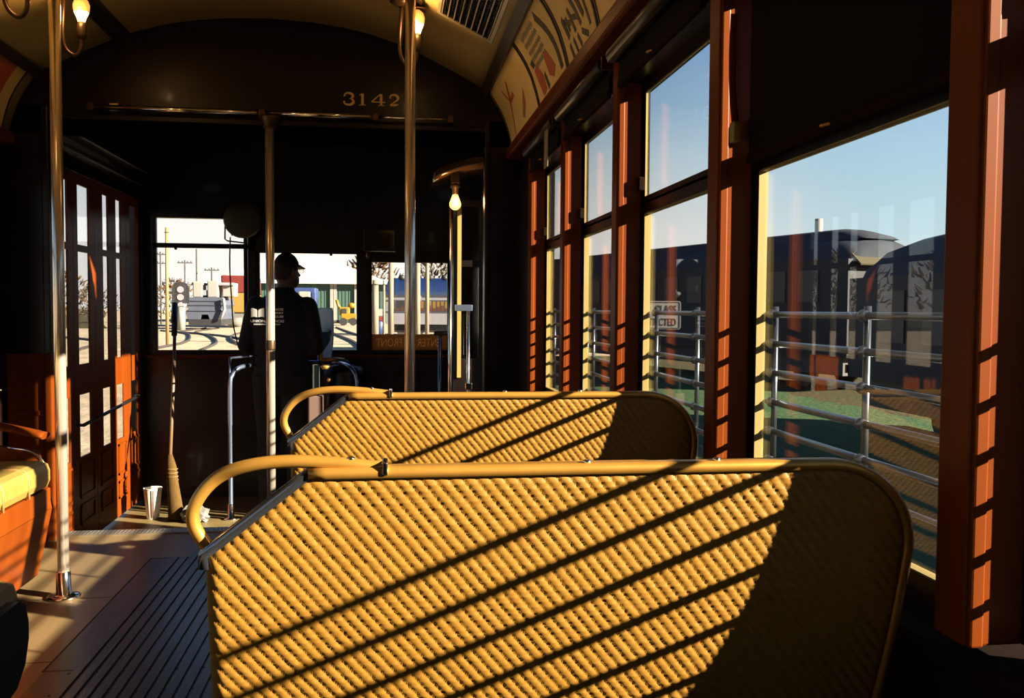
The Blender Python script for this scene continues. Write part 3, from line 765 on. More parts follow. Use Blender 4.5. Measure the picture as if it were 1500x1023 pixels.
# door leaves
def leaf(y0, y1, wu, wl, parent, top=1.93):
    """frame with an upper pair of panes and a lower pane; wu, wl = y-ranges of the panes"""
    x0, x1 = -1.811, -1.80
    b = MB(); zs = [VF + .02, .262, .632, .812, 1.475, 1.515, 1.865, top]
    def rail(za, zb): b.box(x0, x1, y0, y1, za, zb)
    rail(zs[0], zs[1]); rail(zs[2], zs[3]); rail(zs[4], zs[5]); rail(zs[6], zs[7])
    for (ya, yb), za, zb in ((wl, zs[1], zs[2]), (wu, zs[3], zs[4]), (wu, zs[5], zs[6])):
        b.box(x0, x1, y0, ya, za, zb); b.box(x0, x1, yb, y1, za, zb)
    lf = b.build('leaf', 'mahogany', parent)
    m = MB(); yc0, yc1 = y0 + .06, y1 - .06
    for za, zb in ((VF + .14, -.02), (.02, .23)):
        m.box(x1, x1 + .008, yc0, yc1, za, za + .015); m.box(x1, x1 + .008, yc0, yc1, zb - .015, zb); m.box(x1, x1 + .008, yc0, yc0 + .012, za, zb); m.box(x1, x1 + .008, yc1 - .012, yc1, za, zb)
    m.build('panel_moulding', 'mahogany', lf)
    for (ya, yb), za, zb in ((wl, zs[1], zs[2]), (wu, zs[3], zs[4]), (wu, zs[5], zs[6])):
        g = MB(); g.box(-1.807, -1.804, ya, yb, za, zb); g.build('glass_pane', 'glass', lf)
dl = empty('door_1'); struct(dl)
leaf(5.02, 5.42, (5.06, 5.335), (5.08, 5.335), dl)
leaf(5.425, 5.80, (5.50, 5.70), (5.50, 5.70), dl)
leaf(5.805, 6.16, (5.96, 6.07), (5.93, 6.10), dl)
leaf(6.165, 6.46, (6.235, 6.345), (6.215, 6.375), dl)
leaf(6.465, 6.79, (6.555, 6.69), (6.55, 6.70), dl)
b = MB(); b.tube([(-1.765, 5.1, 1.10), (-1.765, 6.75, 1.10)], .0, 6)
hr = empty('door_handrail', (-1.765, 6.0, 0))
b = MB(); b.tube([(0, -.55, .46), (0, .62, .52)], .011, 8); b.build('rail', 'iron', hr)
for yy, zz in ((-.55, .46), (.62, .52)):
    b = MB(); b.tube([(-.035, yy, zz), (0, yy, zz)], .009, 8); b.build('bracket', 'iron', hr)
tag(hr, 'dark handrail across the lower panes of the left exit door', 'handrail')
b = MB(); b.box(XL - .05, -1.79, 6.79, YF + .05, VF, 1.95); b.build('corner_post', 'dark_wood', w)

# right side
w = empty('wall_right_vestibule'); struct(w)
b = MB(); b.box(.63, XR + .05, YB + .06, 5.0, VF, 2.36); b.box(.63, XR + .05, 5.55, YF + .05, VF, 2.36); b.box(.63, XR + .05, 5.0, 5.55, 1.85, 2.36); b.build('door_surround', 'dark_wood', w)
# folded entrance door leaves seen nearly edge on
dr = empty('door_2'); struct(dr)
def fold_leaf(x0, x1, y, mt):
    b = MB(); t = .018; zs = (VF + .02, .30, .62, .84, 1.42, 1.46, 1.80, 1.84)
    b.box(x0, x0 + .028, y - t, y + t, zs[0], zs[-1]); b.box(x1 - .028, x1, y - t, y + t, zs[0], zs[-1])
    for za, zb in ((zs[0], zs[1]), (zs[2], zs[3]), (zs[4], zs[5]), (zs[6], zs[7])): b.box(x0 + .028, x1 - .028, y - t, y + t, za, zb)
    l = b.build('leaf', mt, dr)
    for za, zb in ((zs[1], zs[2]), (zs[3], zs[4]), (zs[5], zs[6])):
        g = MB(); g.box(x0 + .028, x1 - .028, y - .002, y + .002, za, zb); g.build('glass_pane', 'glass', l)
    return l
fold_leaf(.40, .59, 5.62, 'dark_wood'); fold_leaf(.43, .625, 5.74, 'dark_wood')
b = MB(); b.box(.425, .45, 5.582, 5.60, .72, 1.80); b.build('edge_strip', 'cream_edge', dr)
gp = empty('door_grab_rod', (.375, 5.52, VF))
b = MB(); b.tube([(0, 0, .02), (0, 0, 2.07)], .012, 10); b.build('rod', 'chrome', gp)
b = MB(); b.tube([(.115, .0, .35), (.115, .0, 1.45)], .010, 10); b.build('rod', 'chrome', gp)
b = MB(); b.box(.03, .14, -.015, .015, 1.42, 1.46, .004); b.build('clamp', 'blue_enamel', gp)
b = MB(); b.box(.095, .14, -.015, .015, .93, .97, .004); b.build('clamp', 'chrome', gp)
tag(gp, 'thin bright grab rods beside the folded right entrance door', 'grab rod')
pr = empty('entrance_rail', (.33, 5.80, VF))
b = MB(); b.tube([(0, 0, 0), (0, 0, 1.26)], .013, 10); b.build('post', 'blue_enamel', pr)
b = MB(); b.box(-.04, .05, -.03, .03, 1.26, 1.29, .006); b.build('post_head', 'iron', pr)
tag(pr, 'short dark-topped rail post under the right front window', 'rail post')
# vestibule lamp and its canopy
vl_ = empty('vestibule_lamp', (.40, 5.45, 1.80))
b = MB(); b.ball((0, 0, -.008), .036, 16, 10); b.lathe([(.033, .005), (.022, .035), (.016, .05)], (0, 0, 0)); b.build('bulb', 'bulb_far', vl_)
b = MB(); b.lathe([(.017, .05), (.019, .055), (.019, .085), (.03, .095), (.03, .12)], (0, 0, 0)); b.build('socket', 'bronze', vl_)
li = bpy.data.lights.new('bulb_glow', 'POINT'); li.energy = 1.6; li.color = (1, .55, .2); li.shadow_soft_size = .03
lo = bpy.data.objects.new('bulb_glow', li); COL.objects.link(lo); lo.parent = vl_; lo.location = (0, -.06, 0)
tag(vl_, 'round glowing bulb in the front vestibule above the right door', 'lamp')
cnp = MB(); cs = [(.27, 1.93), (.32, 1.955), (.40, 1.985), (.50, 2.01), (.625, 2.03), (.625, 2.06), (.50, 2.045), (.40, 2.02), (.31, 1.985), (.262, 1.955)]
cnp.prism(cs, 5.25, 5.80, 'y', True); cno = cnp.build('door_hood', 'hood_wood')
c = MB(); c.box(.375, .425, 5.42, 5.48, 1.915, 2.0, .004); c.build('lamp_mount', 'bronze', cno)
tag(cno, 'curved glossy wooden hood over the right front door', 'hood')

# front wall with three windows
fw = empty('wall_front'); struct(fw)
def fbox(b, x0, x1, z0, z1, y0=YF, y1=YF + .06, bev=0.): b.box(x0, x1, y0, y1, z0, z1, bev)
xs = [(-1.71, -1.083, .833, 1.595), (-.967, -.247, .834, 1.567), (-.130, .448, .834, 1.508)]
b = MB(); fbox(b, XL - .05, XR + .05, VF, .80); b.build('lower_panel', 'black_paint', fw)
b = MB(); fbox(b, XL - .05, XR + .05, 1.815, 2.38); fbox(b, -1.04, XR + .05, 1.58, 1.815); b.build('upper_panel', 'black_paint', fw)
b = MB(); fbox(b, XL - .05, -1.74, .80, 1.815); fbox(b, -1.05, -.995, .80, 1.815); fbox(b, -.22, -.155, .80, 1.6); fbox(b, .478, XR + .05, .80, 1.6); b.build('mullion', 'black_paint', fw)
b = MB(); fbox(b, XL, XR, .775, .80, YF - .04, YF + .02, .006); b.build('sill', 'mahogany', fw)
for i, (x0, x1, z0, z1) in enumerate(xs):
    fwn = empty('window_%d' % wi); wi += 1; struct(fwn); s_ = .028
    b = MB(); fbox(b, x0 - s_, x0, z0 - .04, z1 + .012, YF + .01, YF + .04); fbox(b, x1, x1 + s_, z0 - .04, z1 + .012, YF + .01, YF + .04); fbox(b, x0, x1, z0 - .04, z0, YF + .01, YF + .04); fbox(b, x0 - s_, x1 + s_, z1, z1 + (.035 if i == 0 else .08), YF + .01, YF + .04)
    b.build('sash', 'dark_wood', fwn)
    g = MB(); fbox(g, x0, x1, z0, z1, YF + .022, YF + .026); g.build('glass_pane', 'glass', fwn)
    if i == 0:
        b = MB(); fbox(b, x0 - s_, x0, z1, 1.83, YF + .01, YF + .04); fbox(b, x1, x1 + s_, z1, 1.83, YF + .01, YF + .04); b.build('transom_sash', 'dark_wood', fwn)
        g = MB(); fbox(g, x0, x1, z1 + .03, 1.815, YF + .022, YF + .026); g.build('transom_pane', 'glass', fwn)
    b = MB(); xx = x0 + .14 if i == 0 else x0 + .53; b.lathe([(.012, 0), (.010, -.02), (.004, -.024)], (xx, YF - .0, z1 + .008), (0, 0, 1), 10); b.build('sash_knob', 'bronze', fwn)
# reversed ENTER AT FRONT board in the right front window
def translucent(name, c):
    m = bpy.data.materials.new(name); m.use_nodes = True; nt = m.node_tree; nt.nodes.clear()
    o = nt.nodes.new('ShaderNodeOutputMaterial'); t = nt.nodes.new('ShaderNodeBsdfTranslucent'); d = nt.nodes.new('ShaderNodeBsdfDiffuse'); a = nt.nodes.new('ShaderNodeAddShader')
    t.inputs[0].default_value = (*c, 1); d.inputs[0].default_value = (*[v * .5 for v in c], 1)
    nt.links.new(t.outputs[0], a.inputs[0]); nt.links.new(d.outputs[0], a.inputs[1]); nt.links.new(a.outputs[0], o.inputs[0]); return m
M['sign_brown'] = translucent('sign_board', (.30, .17, .075)); M['sign_letter'] = translucent('sign_letters', (.95, .78, .48))
sg = MB(); sg.box(-.13, .448, YF + .002, YF + .012, .832, .955); so = sg.build('window_sign', 'sign_brown')
text('lettering', 'ENTER AT FRONT', .088, 'sign_letter', so, frame_m((.40, YF + .001, .862), (-1, 0, 0), (0, 0, 1)), .0006, 'LEFT', .0, .70)
tag(so, 'brown board with reversed lettering at the foot of the right front window', 'sign')
# round register disc, bracket and cord at the top of the left front window
rd = empty('round_register', (-1.065, 6.74, 1.80))
b = MB(); b.lathe([(.02, .0), (.115, .0), (.135, .012), (.138, .04), (.12, .06), (.05, .066), (.0, .066)], (0, .06, 0), (0, -1, 0), 32); b.build('face_disc', 'disc_paint', rd)
b = MB(); b.tube(arc((0, 0), .128, 0, 360, 32, 'xz', .02), .006, 8, False); b.build('rim', 'bronze', rd)
b = MB(); b.tube([(-.125, .03, .0), (-.128, .03, -.145), (-.11, .03, -.158), (.0, .03, -.17), (.02, .07, -.16)], .0055, 8); b.tube([(-.128, .03, .0), (-.075, .03, -.12)], .005, 8); b.build('wire_bracket', 'bronze', rd)
b = MB(); b.tube(smooth_path([(-.09, .03, -.13), (-.095, .03, -.35), (-.085, .04, -.60), (-.075, .05, -.78), (-.04, .06, -.95)]), .005, 8); b.build('hanging_cord', 'ink_black', rd)
b = MB(); b.tube([(.0, .06, .1), (.0, .155, .12)], .02, 8); b.build('wall_mount', 'iron', rd)
tag(rd, 'round dark disc with wire bracket and hanging cord above the left front window', 'register')
# box mirror between the middle and right front windows
mb_ = empty('mirror_box', (-.075, 6.78, 1.665))
b = MB(); b.box(-.115, .125, -.05, .12, -.085, .085, .006); b.build('housing', 'black_paint', mb_)
b = MB(); b.box(.005, .112, -.053, -.050, -.062, .07); b.build('mirror_pane', 'mirror', mb_)
b = MB(); b.tube([(-.08, .0, -.085), (-.085, .06, -.12), (-.085, .12, -.12)], .015, 8); b.build('bracket', 'bronze', mb_)
tag(mb_, 'dark box with a small mirror pane above the right front window', 'mirror')
# operator's rail
orr = empty('operator_rail', (-1.06, 6.16, VF)); rt = 1.035
b = MB(); b.tube(smooth_path([(0, 0, 0), (0, 0, .5), (0, 0, rt - .14), (.012, .02, rt - .06), (.05, .06, rt - .012), (.12, .18, rt), (.16, .36, rt), (.24, .46, rt), (.44, .48, rt), (.64, .46, rt), (.72, .34, rt), (.76, .16, rt), (.80, .06, rt - .015), (.835, .015, rt - .07), (.845, 0, rt - .18), (.845, 0, .5), (.845, 0, 0)]), .0145, 10); b.build('bent_tube', 'blue_enamel', orr)
for xx in (0, .845):
    b = MB(); b.lathe([(.05, 0), (.05, .008), (.022, .014), (.02, .10), (.015, .104)], (xx, 0, .001)); b.build('floor_flange', 'chrome', orr)
b = MB(); b.tube([(-.01, .06, rt + .055), (.14, .16, rt + .065), (.20, .40, rt + .065)], .008, 8); b.tube([(-.01, .06, rt + .055), (0, 0, rt - .16)], .008, 8); b.build('upper_rod', 'blue_enamel', orr)
tag(orr, 'bent blue-grey tube rail curving around the person in black', 'rail')
# fare box behind the driver
fb = empty('fare_box', (-.475, 5.95, VF))
b = MB(); b.lathe([(.05, .0), (.05, .02), (.018, .03), (.018, .62)], (0, 0, 0)); b.build('stand', 'iron', fb)
b = MB(); b.bevbox(-.05, .045, -.05, .05, .60, .86, .01); b.build('coin_box', 'mauve', fb)
b = MB(); b.box(-.022, .022, -.03, .03, .86, 1.06, .004); b.build('glass_top', 'pale_glass', fb)
b = MB(); b.lathe([(.02, 0), (.035, .02), (.02, .03)], (.06, 0, 1.03)); b.ball((.085, -.01, .96), .014, 10, 7); b.ball((.085, .0, .88), .010, 10, 7); b.build('brass_fittings', 'brass', fb)
tag(fb, 'fare box with pale glass top and mauve body right of the person', 'fare box')
ct = empty('controller', (-.33, 6.66, VF))
b = MB(); b.lathe([(.16, 0), (.16, .95), (.14, 1.0), (.05, 1.02), (.03, 1.05)], (0, 0, 0)); b.build('drum', 'black_paint', ct)
b = MB(); b.tube([(.0, 0, 1.05), (-.05, -.06, 1.06), (-.16, -.12, 1.06)], .014, 8); b.tube([(-.16, -.12, 1.06), (-.16, -.12, 1.12)], .018, 8); b.build('crank_handle', 'brass', ct)
tag(ct, 'dark controller drum with brass crank handle below the middle front window', 'controller')

# broom, pail and bag on the vestibule floor
br = empty('broom', (-1.44, 6.20, VF))
b = MB(); b.tube([(-.02, .0, .42), (-.075, .38, 1.05), (-.125, .64, 1.46)], .012, 10); b.build('handle', 'stick', br)
b = MB(); b.tube([(-.10, .50, 1.23), (-.125, .64, 1.46)], .020, 10); b.build('dark_grip', 'iron', br)
b = MB(); b.tube([(-.02, 0, .44), (-.01, -.01, .36), (.0, -.02, .25), (.015, -.03, .12), (.025, -.035, .005)], [.016, .033, .037, .046, .055], 18, flat=(1, .7)); hd_ = b.build('bristle_head', 'straw', br)
b = MB()
for z, r in ((.345, .0345), (.32, .0355), (.295, .0365), (.27, .0375)): b.tube([(-.004 + r * math.cos(t * PI / 8), -.012 + r * .74 * math.sin(t * PI / 8), z) for t in range(17)], .0025, 6, False)
b.build('stitching', 'ink_brown', hd_)
tag(br, 'corn broom leaning upright against the front wall by the left door', 'broom')
pl = empty('pail', (-1.585, 6.24, VF))
b = MB(); b.lathe([(.038, 0), (.04, .004), (.058, .205), (.061, .21), (.056, .207), (.04, .02)], (0, 0, 0), n=24); p_ = b.build('cup_body', 'white_plastic', pl)
b = MB()
for a in (-1.9, -1.45, -1.25): b.tube([(math.cos(a) * .0415, math.sin(a) * .0415, .01), (math.cos(a) * .0585, math.sin(a) * .0585, .20)], .0035, 6)
b.build('pink_stripe', 'pink', p_)
tag(pl, 'white pail with faint pink stripes standing by the left door', 'pail')
bm = bmesh.new(); bmesh.ops.create_icosphere(bm, subdivisions=3, radius=1)
rr = random.Random(5)
for v in bm.verts:
    k = .72 + .5 * rr.random(); v.co = Vector((v.co.x * .085 * k, v.co.y * .06 * k, max(v.co.z, -.75) * .065 * k))
me = bpy.data.meshes.new('plastic_bag'); bm.to_mesh(me); bm.free(); me.materials.append(M['bag'])
bg = bpy.data.objects.new('plastic_bag', me); COL.objects.link(bg); bg.location = (-1.275, 6.10, VF + .052)
tag(bg, 'crumpled shiny plastic bag on the floor at the foot of the broom', 'bag')

# ------------------------------------------------------------------ the person
def fuse(mb, name, mt, voxel, smooth=4, parent=None):
    me = bpy.data.meshes.new(name); me.from_pydata(mb.v, [], mb.f)
    bm = bmesh.new(); bm.from_mesh(me); bmesh.ops.remove_doubles(bm, verts=bm.verts, dist=1e-6); bmesh.ops.recalc_face_normals(bm, faces=bm.faces); bm.to_mesh(me); bm.free()
    o = bpy.data.objects.new(name, me); COL.objects.link(o)
    r = o.modifiers.new('r', 'REMESH'); r.mode = 'VOXEL'; r.voxel_size = voxel; r.use_smooth_shade = True
    s = o.modifiers.new('s', 'SMOOTH'); s.iterations = smooth; s.factor = .5
    dg = bpy.context.evaluated_depsgraph_get(); m2 = bpy.data.meshes.new_from_object(o.evaluated_get(dg)); o.modifiers.clear(); o.data = m2
    m2.materials.clear(); m2.materials.append(M[mt]); m2.polygons.foreach_set('use_smooth', [True] * len(m2.polygons))
    if parent is not None: o.parent = parent
    return o
def ell_loft(b, rings, n=20):
    """rings: (cx, cy, z, rx, ry) stacked"""
    vs = []
    for cx, cy, z, rx, ry in rings:
        for j in range(n): a = 2 * PI * j / n; vs.append((cx + rx * math.cos(a), cy + ry * math.sin(a), z))
    k = len(rings)
    b.add(vs, [(i * n + j, i * n + (j + 1) % n, (i + 1) * n + (j + 1) % n, (i + 1) * n + j) for i in range(k - 1) for j in range(n)] + [tuple(range(n))[::-1], tuple(range((k - 1) * n, k * n))])
M['paper'] = translucent('paper', (.42, .46, .50))
P = empty('person', (-.745, 6.40, VF), -.2); P.scale = (1.04, 1.04, 1.04)
HS = 1.745   # standing height
HC = Vector((.018, .045, 1.622))   # head centre
SHL, SHR = Vector((-.172, .0, 1.388)), Vector((.170, .01, 1.385))
ELR, WRR = Vector((.232, .0, 1.115)), Vector((.235, .21, 1.175))
ELL, WRL = Vector((-.245, .0, 1.12)), Vector((-.20, .14, 1.03))
def torso(b, g=0.):
    ell_loft(b, [(0, .0, .86, .165 + g, .115 + g), (0, 0, .95, .172 + g, .12 + g), (0, 0, 1.05, .165 + g, .115 + g), (0, -.005, 1.18, .175 + g, .118 + g), (0, -.008, 1.30, .186 + g, .12 + g), (0, -.002, 1.37, .18 + g, .105 + g), (.002, .005, 1.425, .145 + g, .085 + g), (.004, .012, 1.455, .11 + g, .072 + g), (.006, .018, 1.485, .07 + g, .062 + g)])
def arms(b, g=0., short=.0):
    for S, E_, W_ in ((SHL, ELL, WRL), (SHR, ELR, WRR)):
        b.tube([S, S.lerp(E_, .35), E_.lerp(S, .12), E_], [.058 + g, .056 + g, .048 + g, .046 + g], 14); b.ball(S, .058 + g); b.ball(E_, .046 + g)
        Wn = W_.lerp(E_, short); b.tube([E_, E_.lerp(W_, .4), Wn], [.045 + g, .041 + g, .03 + g * 1.3], 14)
def legs(b, g=0., low=.08):
    for s in (-1, 1):
        b.tube([(s * .085, 0, .93), (s * .092, .0, .72), (s * .098, .01, .50), (s * .10, .0, .30), (s * .102, -.01, low)], [.105 + g, .085 + g, .062 + g, .058 + g, .045 + g], 16)
def hand(b, W_, dr, up, side):
    """palm, four unequal curled fingers and a thumb; dr = along the palm, up = curl direction"""
    dr, up = dr.normalized(), up.normalized(); lat = dr.cross(up).normalized() * side
    b.tube([W_ - dr * .02, W_ + dr * .03, W_ + dr * .075], [.028, .036, .034], 12, flat=(1, .55) if abs(lat.x) > .5 else (.6, 1))
    for i, L_ in enumerate((.068, .078, .072, .056)):
        o = W_ + dr * .07 + lat * (.027 - .018 * i)
        b.tube([o - dr * .02, o + dr * L_ * .45, o + dr * L_ * .75 + up * L_ * .3, o + dr * L_ * .72 + up * L_ * .62], [.0095, .009, .0085, .007], 8)
    o = W_ + dr * .02 + lat * .03
    b.tube([o - lat * .012, o + lat * .018 + dr * .02 + up * .01, o + lat * .014 + dr * .045 + up * .028], [.012, .0105, .008], 8)
B = MB(); torso(B); arms(B); legs(B)
B.tube([(.005, .015, 1.43), (.012, .035, 1.52), HC + Vector((0, 0, -.03))], [.062, .056, .058], 14)
B.ball(HC, .1, 18, 12, (.78, .95, 1.12)); 
fd = Vector((.55, .83, 0)).normalized(); fl_ = Vector((fd.y, -fd.x, 0))
B.ball(HC + fd * .035 + Vector((0, 0, -.055)), .07, 14, 9, (.85, .95, .95))           # jaw
B.tube([HC + fd * .088 + Vector((0, 0, .01)), HC + fd * .112 + Vector((0, 0, -.022)), HC + fd * .09 + Vector((0, 0, -.032))], [.008, .013, .009], 8)  # nose
B.ball(HC + fd * .085 + Vector((0, 0, -.062)), .018, 8, 6, (1, 1, .6))               # lips
for s in (-1, 1):
    B.ball(HC + fl_ * s * .082 + Vector((0, 0, -.012)), .028, 10, 7, (.45, .7, 1.1)) # ears
for s in (-1, 1): B.tube([(s * .102, -.05, .035), (s * .105, .03, .04), (s * .115, .16, .022)], [.042, .045, .03], 12)
hand(B, WRR, (WRR - ELR), Vector((-.4, .3, .6)), -1); hand(B, WRL, (WRL - ELL), Vector((.6, .3, .2)), 1)
body = fuse(B, 'body', 'skin', .0065, 3, P)
J = MB(); torso(J, .016); arms(J, .013, .05); ell_loft(J, [(.006, .018, 1.46, .085, .075), (.008, .022, 1.515, .068, .064)])
fuse(J, 'jacket', 'jacket', .009, 4, P)
T = MB(); legs(T, .014, .05); ell_loft(T, [(0, 0, .80, .178, .125), (0, 0, .90, .182, .13), (0, 0, .97, .178, .128)])
fuse(T, 'trousers', 'jeans', .010, 4, P)
for s in (-1, 1):
    b = MB(); b.tube([(s * .102, -.06, .045), (s * .104, .0, .055), (s * .108, .09, .045), (s * .115, .18, .028), (s * .116, .20, .02)], [.045, .052, .05, .04, .02], 14); b.box(s * .108 - .045, s * .108 + .045, -.09, .20, 0.001, .016, .006)
    b.build('shoe', 'iron', P)
hb_ = MB(); hb_.ball(HC + Vector((-fd.x * .012, -fd.y * .012, .008)), .1, 18, 10, (.80, .95, 1.08)); 
hr_ = MB(); hr_.v = [v for v in hb_.v]; hr_.f = [f for f in hb_.f if all(hb_.v[i][2] > HC.z - .075 and (Vector(hb_.v[i]) - HC).dot(fd) < .03 for i in f)]; hr_.sm = [True] * len(hr_.f); hr_.build('hair', 'hair', P)
cp_ = MB(); cp_.ball(HC + Vector((0, 0, .035)), .1, 18, 10, (.84, 1.0, .98))
cq = MB(); cq.v = cp_.v; cq.f = [f for f in cp_.f if all(cp_.v[i][2] > HC.z + .03 for i in f)]; cq.sm = [True] * len(cq.f); cap = cq.build('cap', 'jacket', P)
sd = cap.modifiers.new('t', 'SOLIDIFY'); sd.thickness = .006
vz = []; nb_ = 9
for i in range(nb_):
    a = -1 + 2 * i / (nb_ - 1); base = HC + Vector((0, 0, .045)) + fd * (.088 - .03 * a * a) + fl_ * a * .07; tip = base + fd * (.065 * (1 - .55 * a * a)) + Vector((0, 0, -.022))
    for z in (0, .006): vz += [base + Vector((0, 0, z)), tip + Vector((0, 0, z))]
b = MB(); fs = []
for i in range(nb_ - 1):
    a, c = i * 4, i * 4 + 4; fs += [(a, a + 1, c + 1, c), (a + 2, c + 2, c + 3, a + 3), (a + 1, a + 3, c + 3, c + 1), (a, c, c + 2, a + 2)]
b.add(vz, fs, True); b.build('cap_visor', 'jacket', cap)
gl = MB()
for s in (-1, 1):
    c0 = HC + fd * .10 + fl_ * s * .034 + Vector((0, 0, .012)); gl.tube([c0 + fl_ * math.cos(t * PI / 6) * .024 + Vector((0, 0, math.sin(t * PI / 6) * .018)) for t in range(13)], .0022, 6, False)
    gl.tube([HC + fd * .098 + fl_ * s * .06 + Vector((0, 0, .016)), HC + fl_ * s * .084 + Vector((0, 0, .012))], .002, 6)
gl.build('glasses', 'iron', P)
# back print of the jacket
pm = empty('jacket_print', (-.012, -.149, .519), parent=P); pm.scale = (.95, 1, .72)
b = MB(); b.prism([(-.155, 1.105), (-.155, 1.185), (-.145, 1.19), (-.118, 1.178), (-.112, 1.165), (-.112, 1.105), (-.135, 1.112)], -.0, .004, 'y')
b.prism([(-.104, 1.105), (-.104, 1.165), (-.096, 1.178), (-.068, 1.19), (-.06, 1.185), (-.06, 1.105), (-.08, 1.112)], -.0, .004, 'y'); b.build('print_emblem', 'white_ink', pm)
for i, s_ in enumerate(('ILLINOIS', 'RAILWAY', 'MUSEUM')):
    text('print_line', s_, .030, 'white_ink', pm, frame_m((.075, -.001, 1.168 - .033 * i), (1, 0, 0), (0, 0, 1)), .001, 'RIGHT', .0006, .92)
text('print_line', 'UNION, ILLINOIS', .032, 'white_ink', pm, frame_m((-.04, -.001, 1.06), (1, 0, 0), (0, 0, 1)), .001, 'CENTER', .0008, .98)
b = MB(); 
for i in range(16): b.box(-.135 + i * .0118, -.127 + i * .0118, -.001, .002, 1.035, 1.047)
b.build('print_line', 'white_ink', pm)
tag(P, 'person in black cap and printed black jacket standing at the front, holding paper', 'person')
# paper held in the right hand
vs = []; nx_, nz_ = 8, 16
for i in range(nz_ + 1):
    v = i / nz_
    for k in range(nx_ + 1):
        u = k / nx_
        x = .02 + .13 * u * (1 - .3 * v * v) + .02 * (1 - v) - .035 * (1 - v) ** 2; y = .02 * math.sin(3 * u + 2 * v) + .02 * v; z = .20 - .40 * v - .05 * u * v + .008 * math.sin(9 * v)
        vs.append((x, y, z))
w_ = nx_ + 1; fs = [(i * w_ + k, i * w_ + k + 1, (i + 1) * w_ + k + 1, (i + 1) * w_ + k) for i in range(nz_) for k in range(nx_)]
b = MB(); b.add(vs, fs, True); pp = b.build('paper_sheet', 'paper', None, (-.545, 6.635, 1.235 + VF)); sd = pp.modifiers.new('t', 'SOLIDIFY'); sd.thickness = .002
tag(pp, 'curled pale paper sheet in the right hand of the person', 'paper')

# ------------------------------------------------------------------ outdoors
G = -.95
b = MB(); b.box(-400, 400, -150, 700, G - .5, G); struct(b.build('ground', 'ground'))
def rail(pts, name='rail', lab=''):
    b = MB(); P_ = smooth_path([(x, y, G + .07) for x, y in pts], 10); 
    b.tube(P_, .075, 6); o = b.build('track_rail', 'rail'); tag(o, lab, 'rail', 'track rails in the gravel yard'); return o
for i, (pts, lab) in enumerate((
    (((-6.2, 40), (-8.2, 55), (-11.6, 66), (-15.6, 74), (-20, 82)), 'rail curving away to the left below the grey engine'),
    (((-9.0, 45), (-10.2, 55), (-13.2, 68), (-16.2, 78), (-16.9, 92)), 'rail curving toward the grey engine'),
    (((-11.5, 44), (-12.0, 55), (-15.0, 70), (-17.6, 79), (-18.1, 92)), 'second rail curving toward the grey engine'),
    (((-6.6, 46), (-9.4, 56), (-11.5, 68), (-12.5, 82), (-14.5, 96)), 'rail leading to the red and yellow engine'),
    (((-14.5, 44), (-16.6, 54), (-19.4, 60), (-24, 66)), 'rail at the lower left of the left front window'),
    (((-1.2, 44), (-2.2, 56), (-4.2, 72), (-7.6, 100)), 'rail curving under the yellow machine'),
    (((.2, 44), (-.1, 56), (-2.6, 72), (-5.8, 100)), 'rail in the gravel left of the blue coach'))):
    rail(pts, lab=lab)

# signal left of the engine
s = empty('signal_mast', (-18.9, 85, G))
b = MB(); b.tube([(0, 0, 0), (0, 0, 2.6)], .35, 10); b.build('mast_case', 'white_paint', s)
b = MB(); b.tube([(0, 0, 2.6), (0, 0, 3.4)], .12, 8); b.build('mast', 'white_paint', s)
b = MB(); sgp = [(-.75, 2.5), (-.75, 3.9), (-.55, 4.3), (0, 4.5), (.55, 4.3), (.75, 3.9), (.75, 2.5)]; b.prism(sgp, -.3, -.1, 'y'); b.build('signal_head', 'loco_dark', s)
for z in (3.05, 3.75):
    b = MB(); b.lathe([(.30, 0), (.30, .05)], (0, -.30, z), (0, -1, 0), 16); b.build('lens', 'silver', s)
b = MB(); b.box(-.4, .4, -.4, .4, 2.2, 2.5, .05); b.build('collar', 'silver', s)
tag(s, 'white railway signal mast with dark oval head by the grey engine', 'signal')
# grey engine
e = empty('grey_engine', (-17.5, 88.4, G))
b = MB(); b.prism([(-1.6, 1.0), (-1.75, 1.6), (-1.45, 2.0), (-1.75, 2.4), (-1.6, 3.1), (1.6, 3.1), (1.75, 2.4), (1.45, 2.0), (1.75, 1.6), (1.6, 1.0), (.45, 1.0), (.3, 1.45), (-.3, 1.45), (-.45, 1.0)], 0, 6, 'y'); b.build('nose', 'loco_grey', e)
for z in (1.75, 2.3, 2.7):
    b = MB(); b.box(-1.7, 1.7, -.06, 0, z, z + .06); b.build('seam', 'loco_dark', e)
b = MB(); b.box(-.9, .9, .8, 5, 3.1, 3.7); b.build('hood', 'loco_dark', e)
for x, w_, z1 in ((-.75, .45, 4.6), (.65, .5, 4.7)):
    b = MB(); b.box(x - w_, x + w_, .5, 2.5, 3.1, z1, .1); b.build('stack', 'white_paint', e)
b = MB(); b.box(-1.7, -.2, .6, 3.2, 4.3, 4.65, .08); b.box(.2, 2.6, .6, 3.2, 4.25, 4.55, .08); b.box(-.3, .3, .6, 1, 3.3, 3.8); b.build('roof_gear', 'silver', e)
b = MB(); b.box(1.5, 2.6, 1, 3, 3.2, 4.3, .05); b.build('cab', 'white_paint', e)
b = MB(); b.tube([(1.5, -.3, 1.0), (1.9, -.3, 2.0), (1.8, -.3, 3.0)], .14, 8); b.build('hand_rail', 'white_paint', e)
b = MB(); b.box(-1.5, 1.5, 0, 6, .4, 1.0); b.build('underframe', 'loco_dark', e)
tag(e, 'pale grey engine seen head on through the left front window', 'engine')
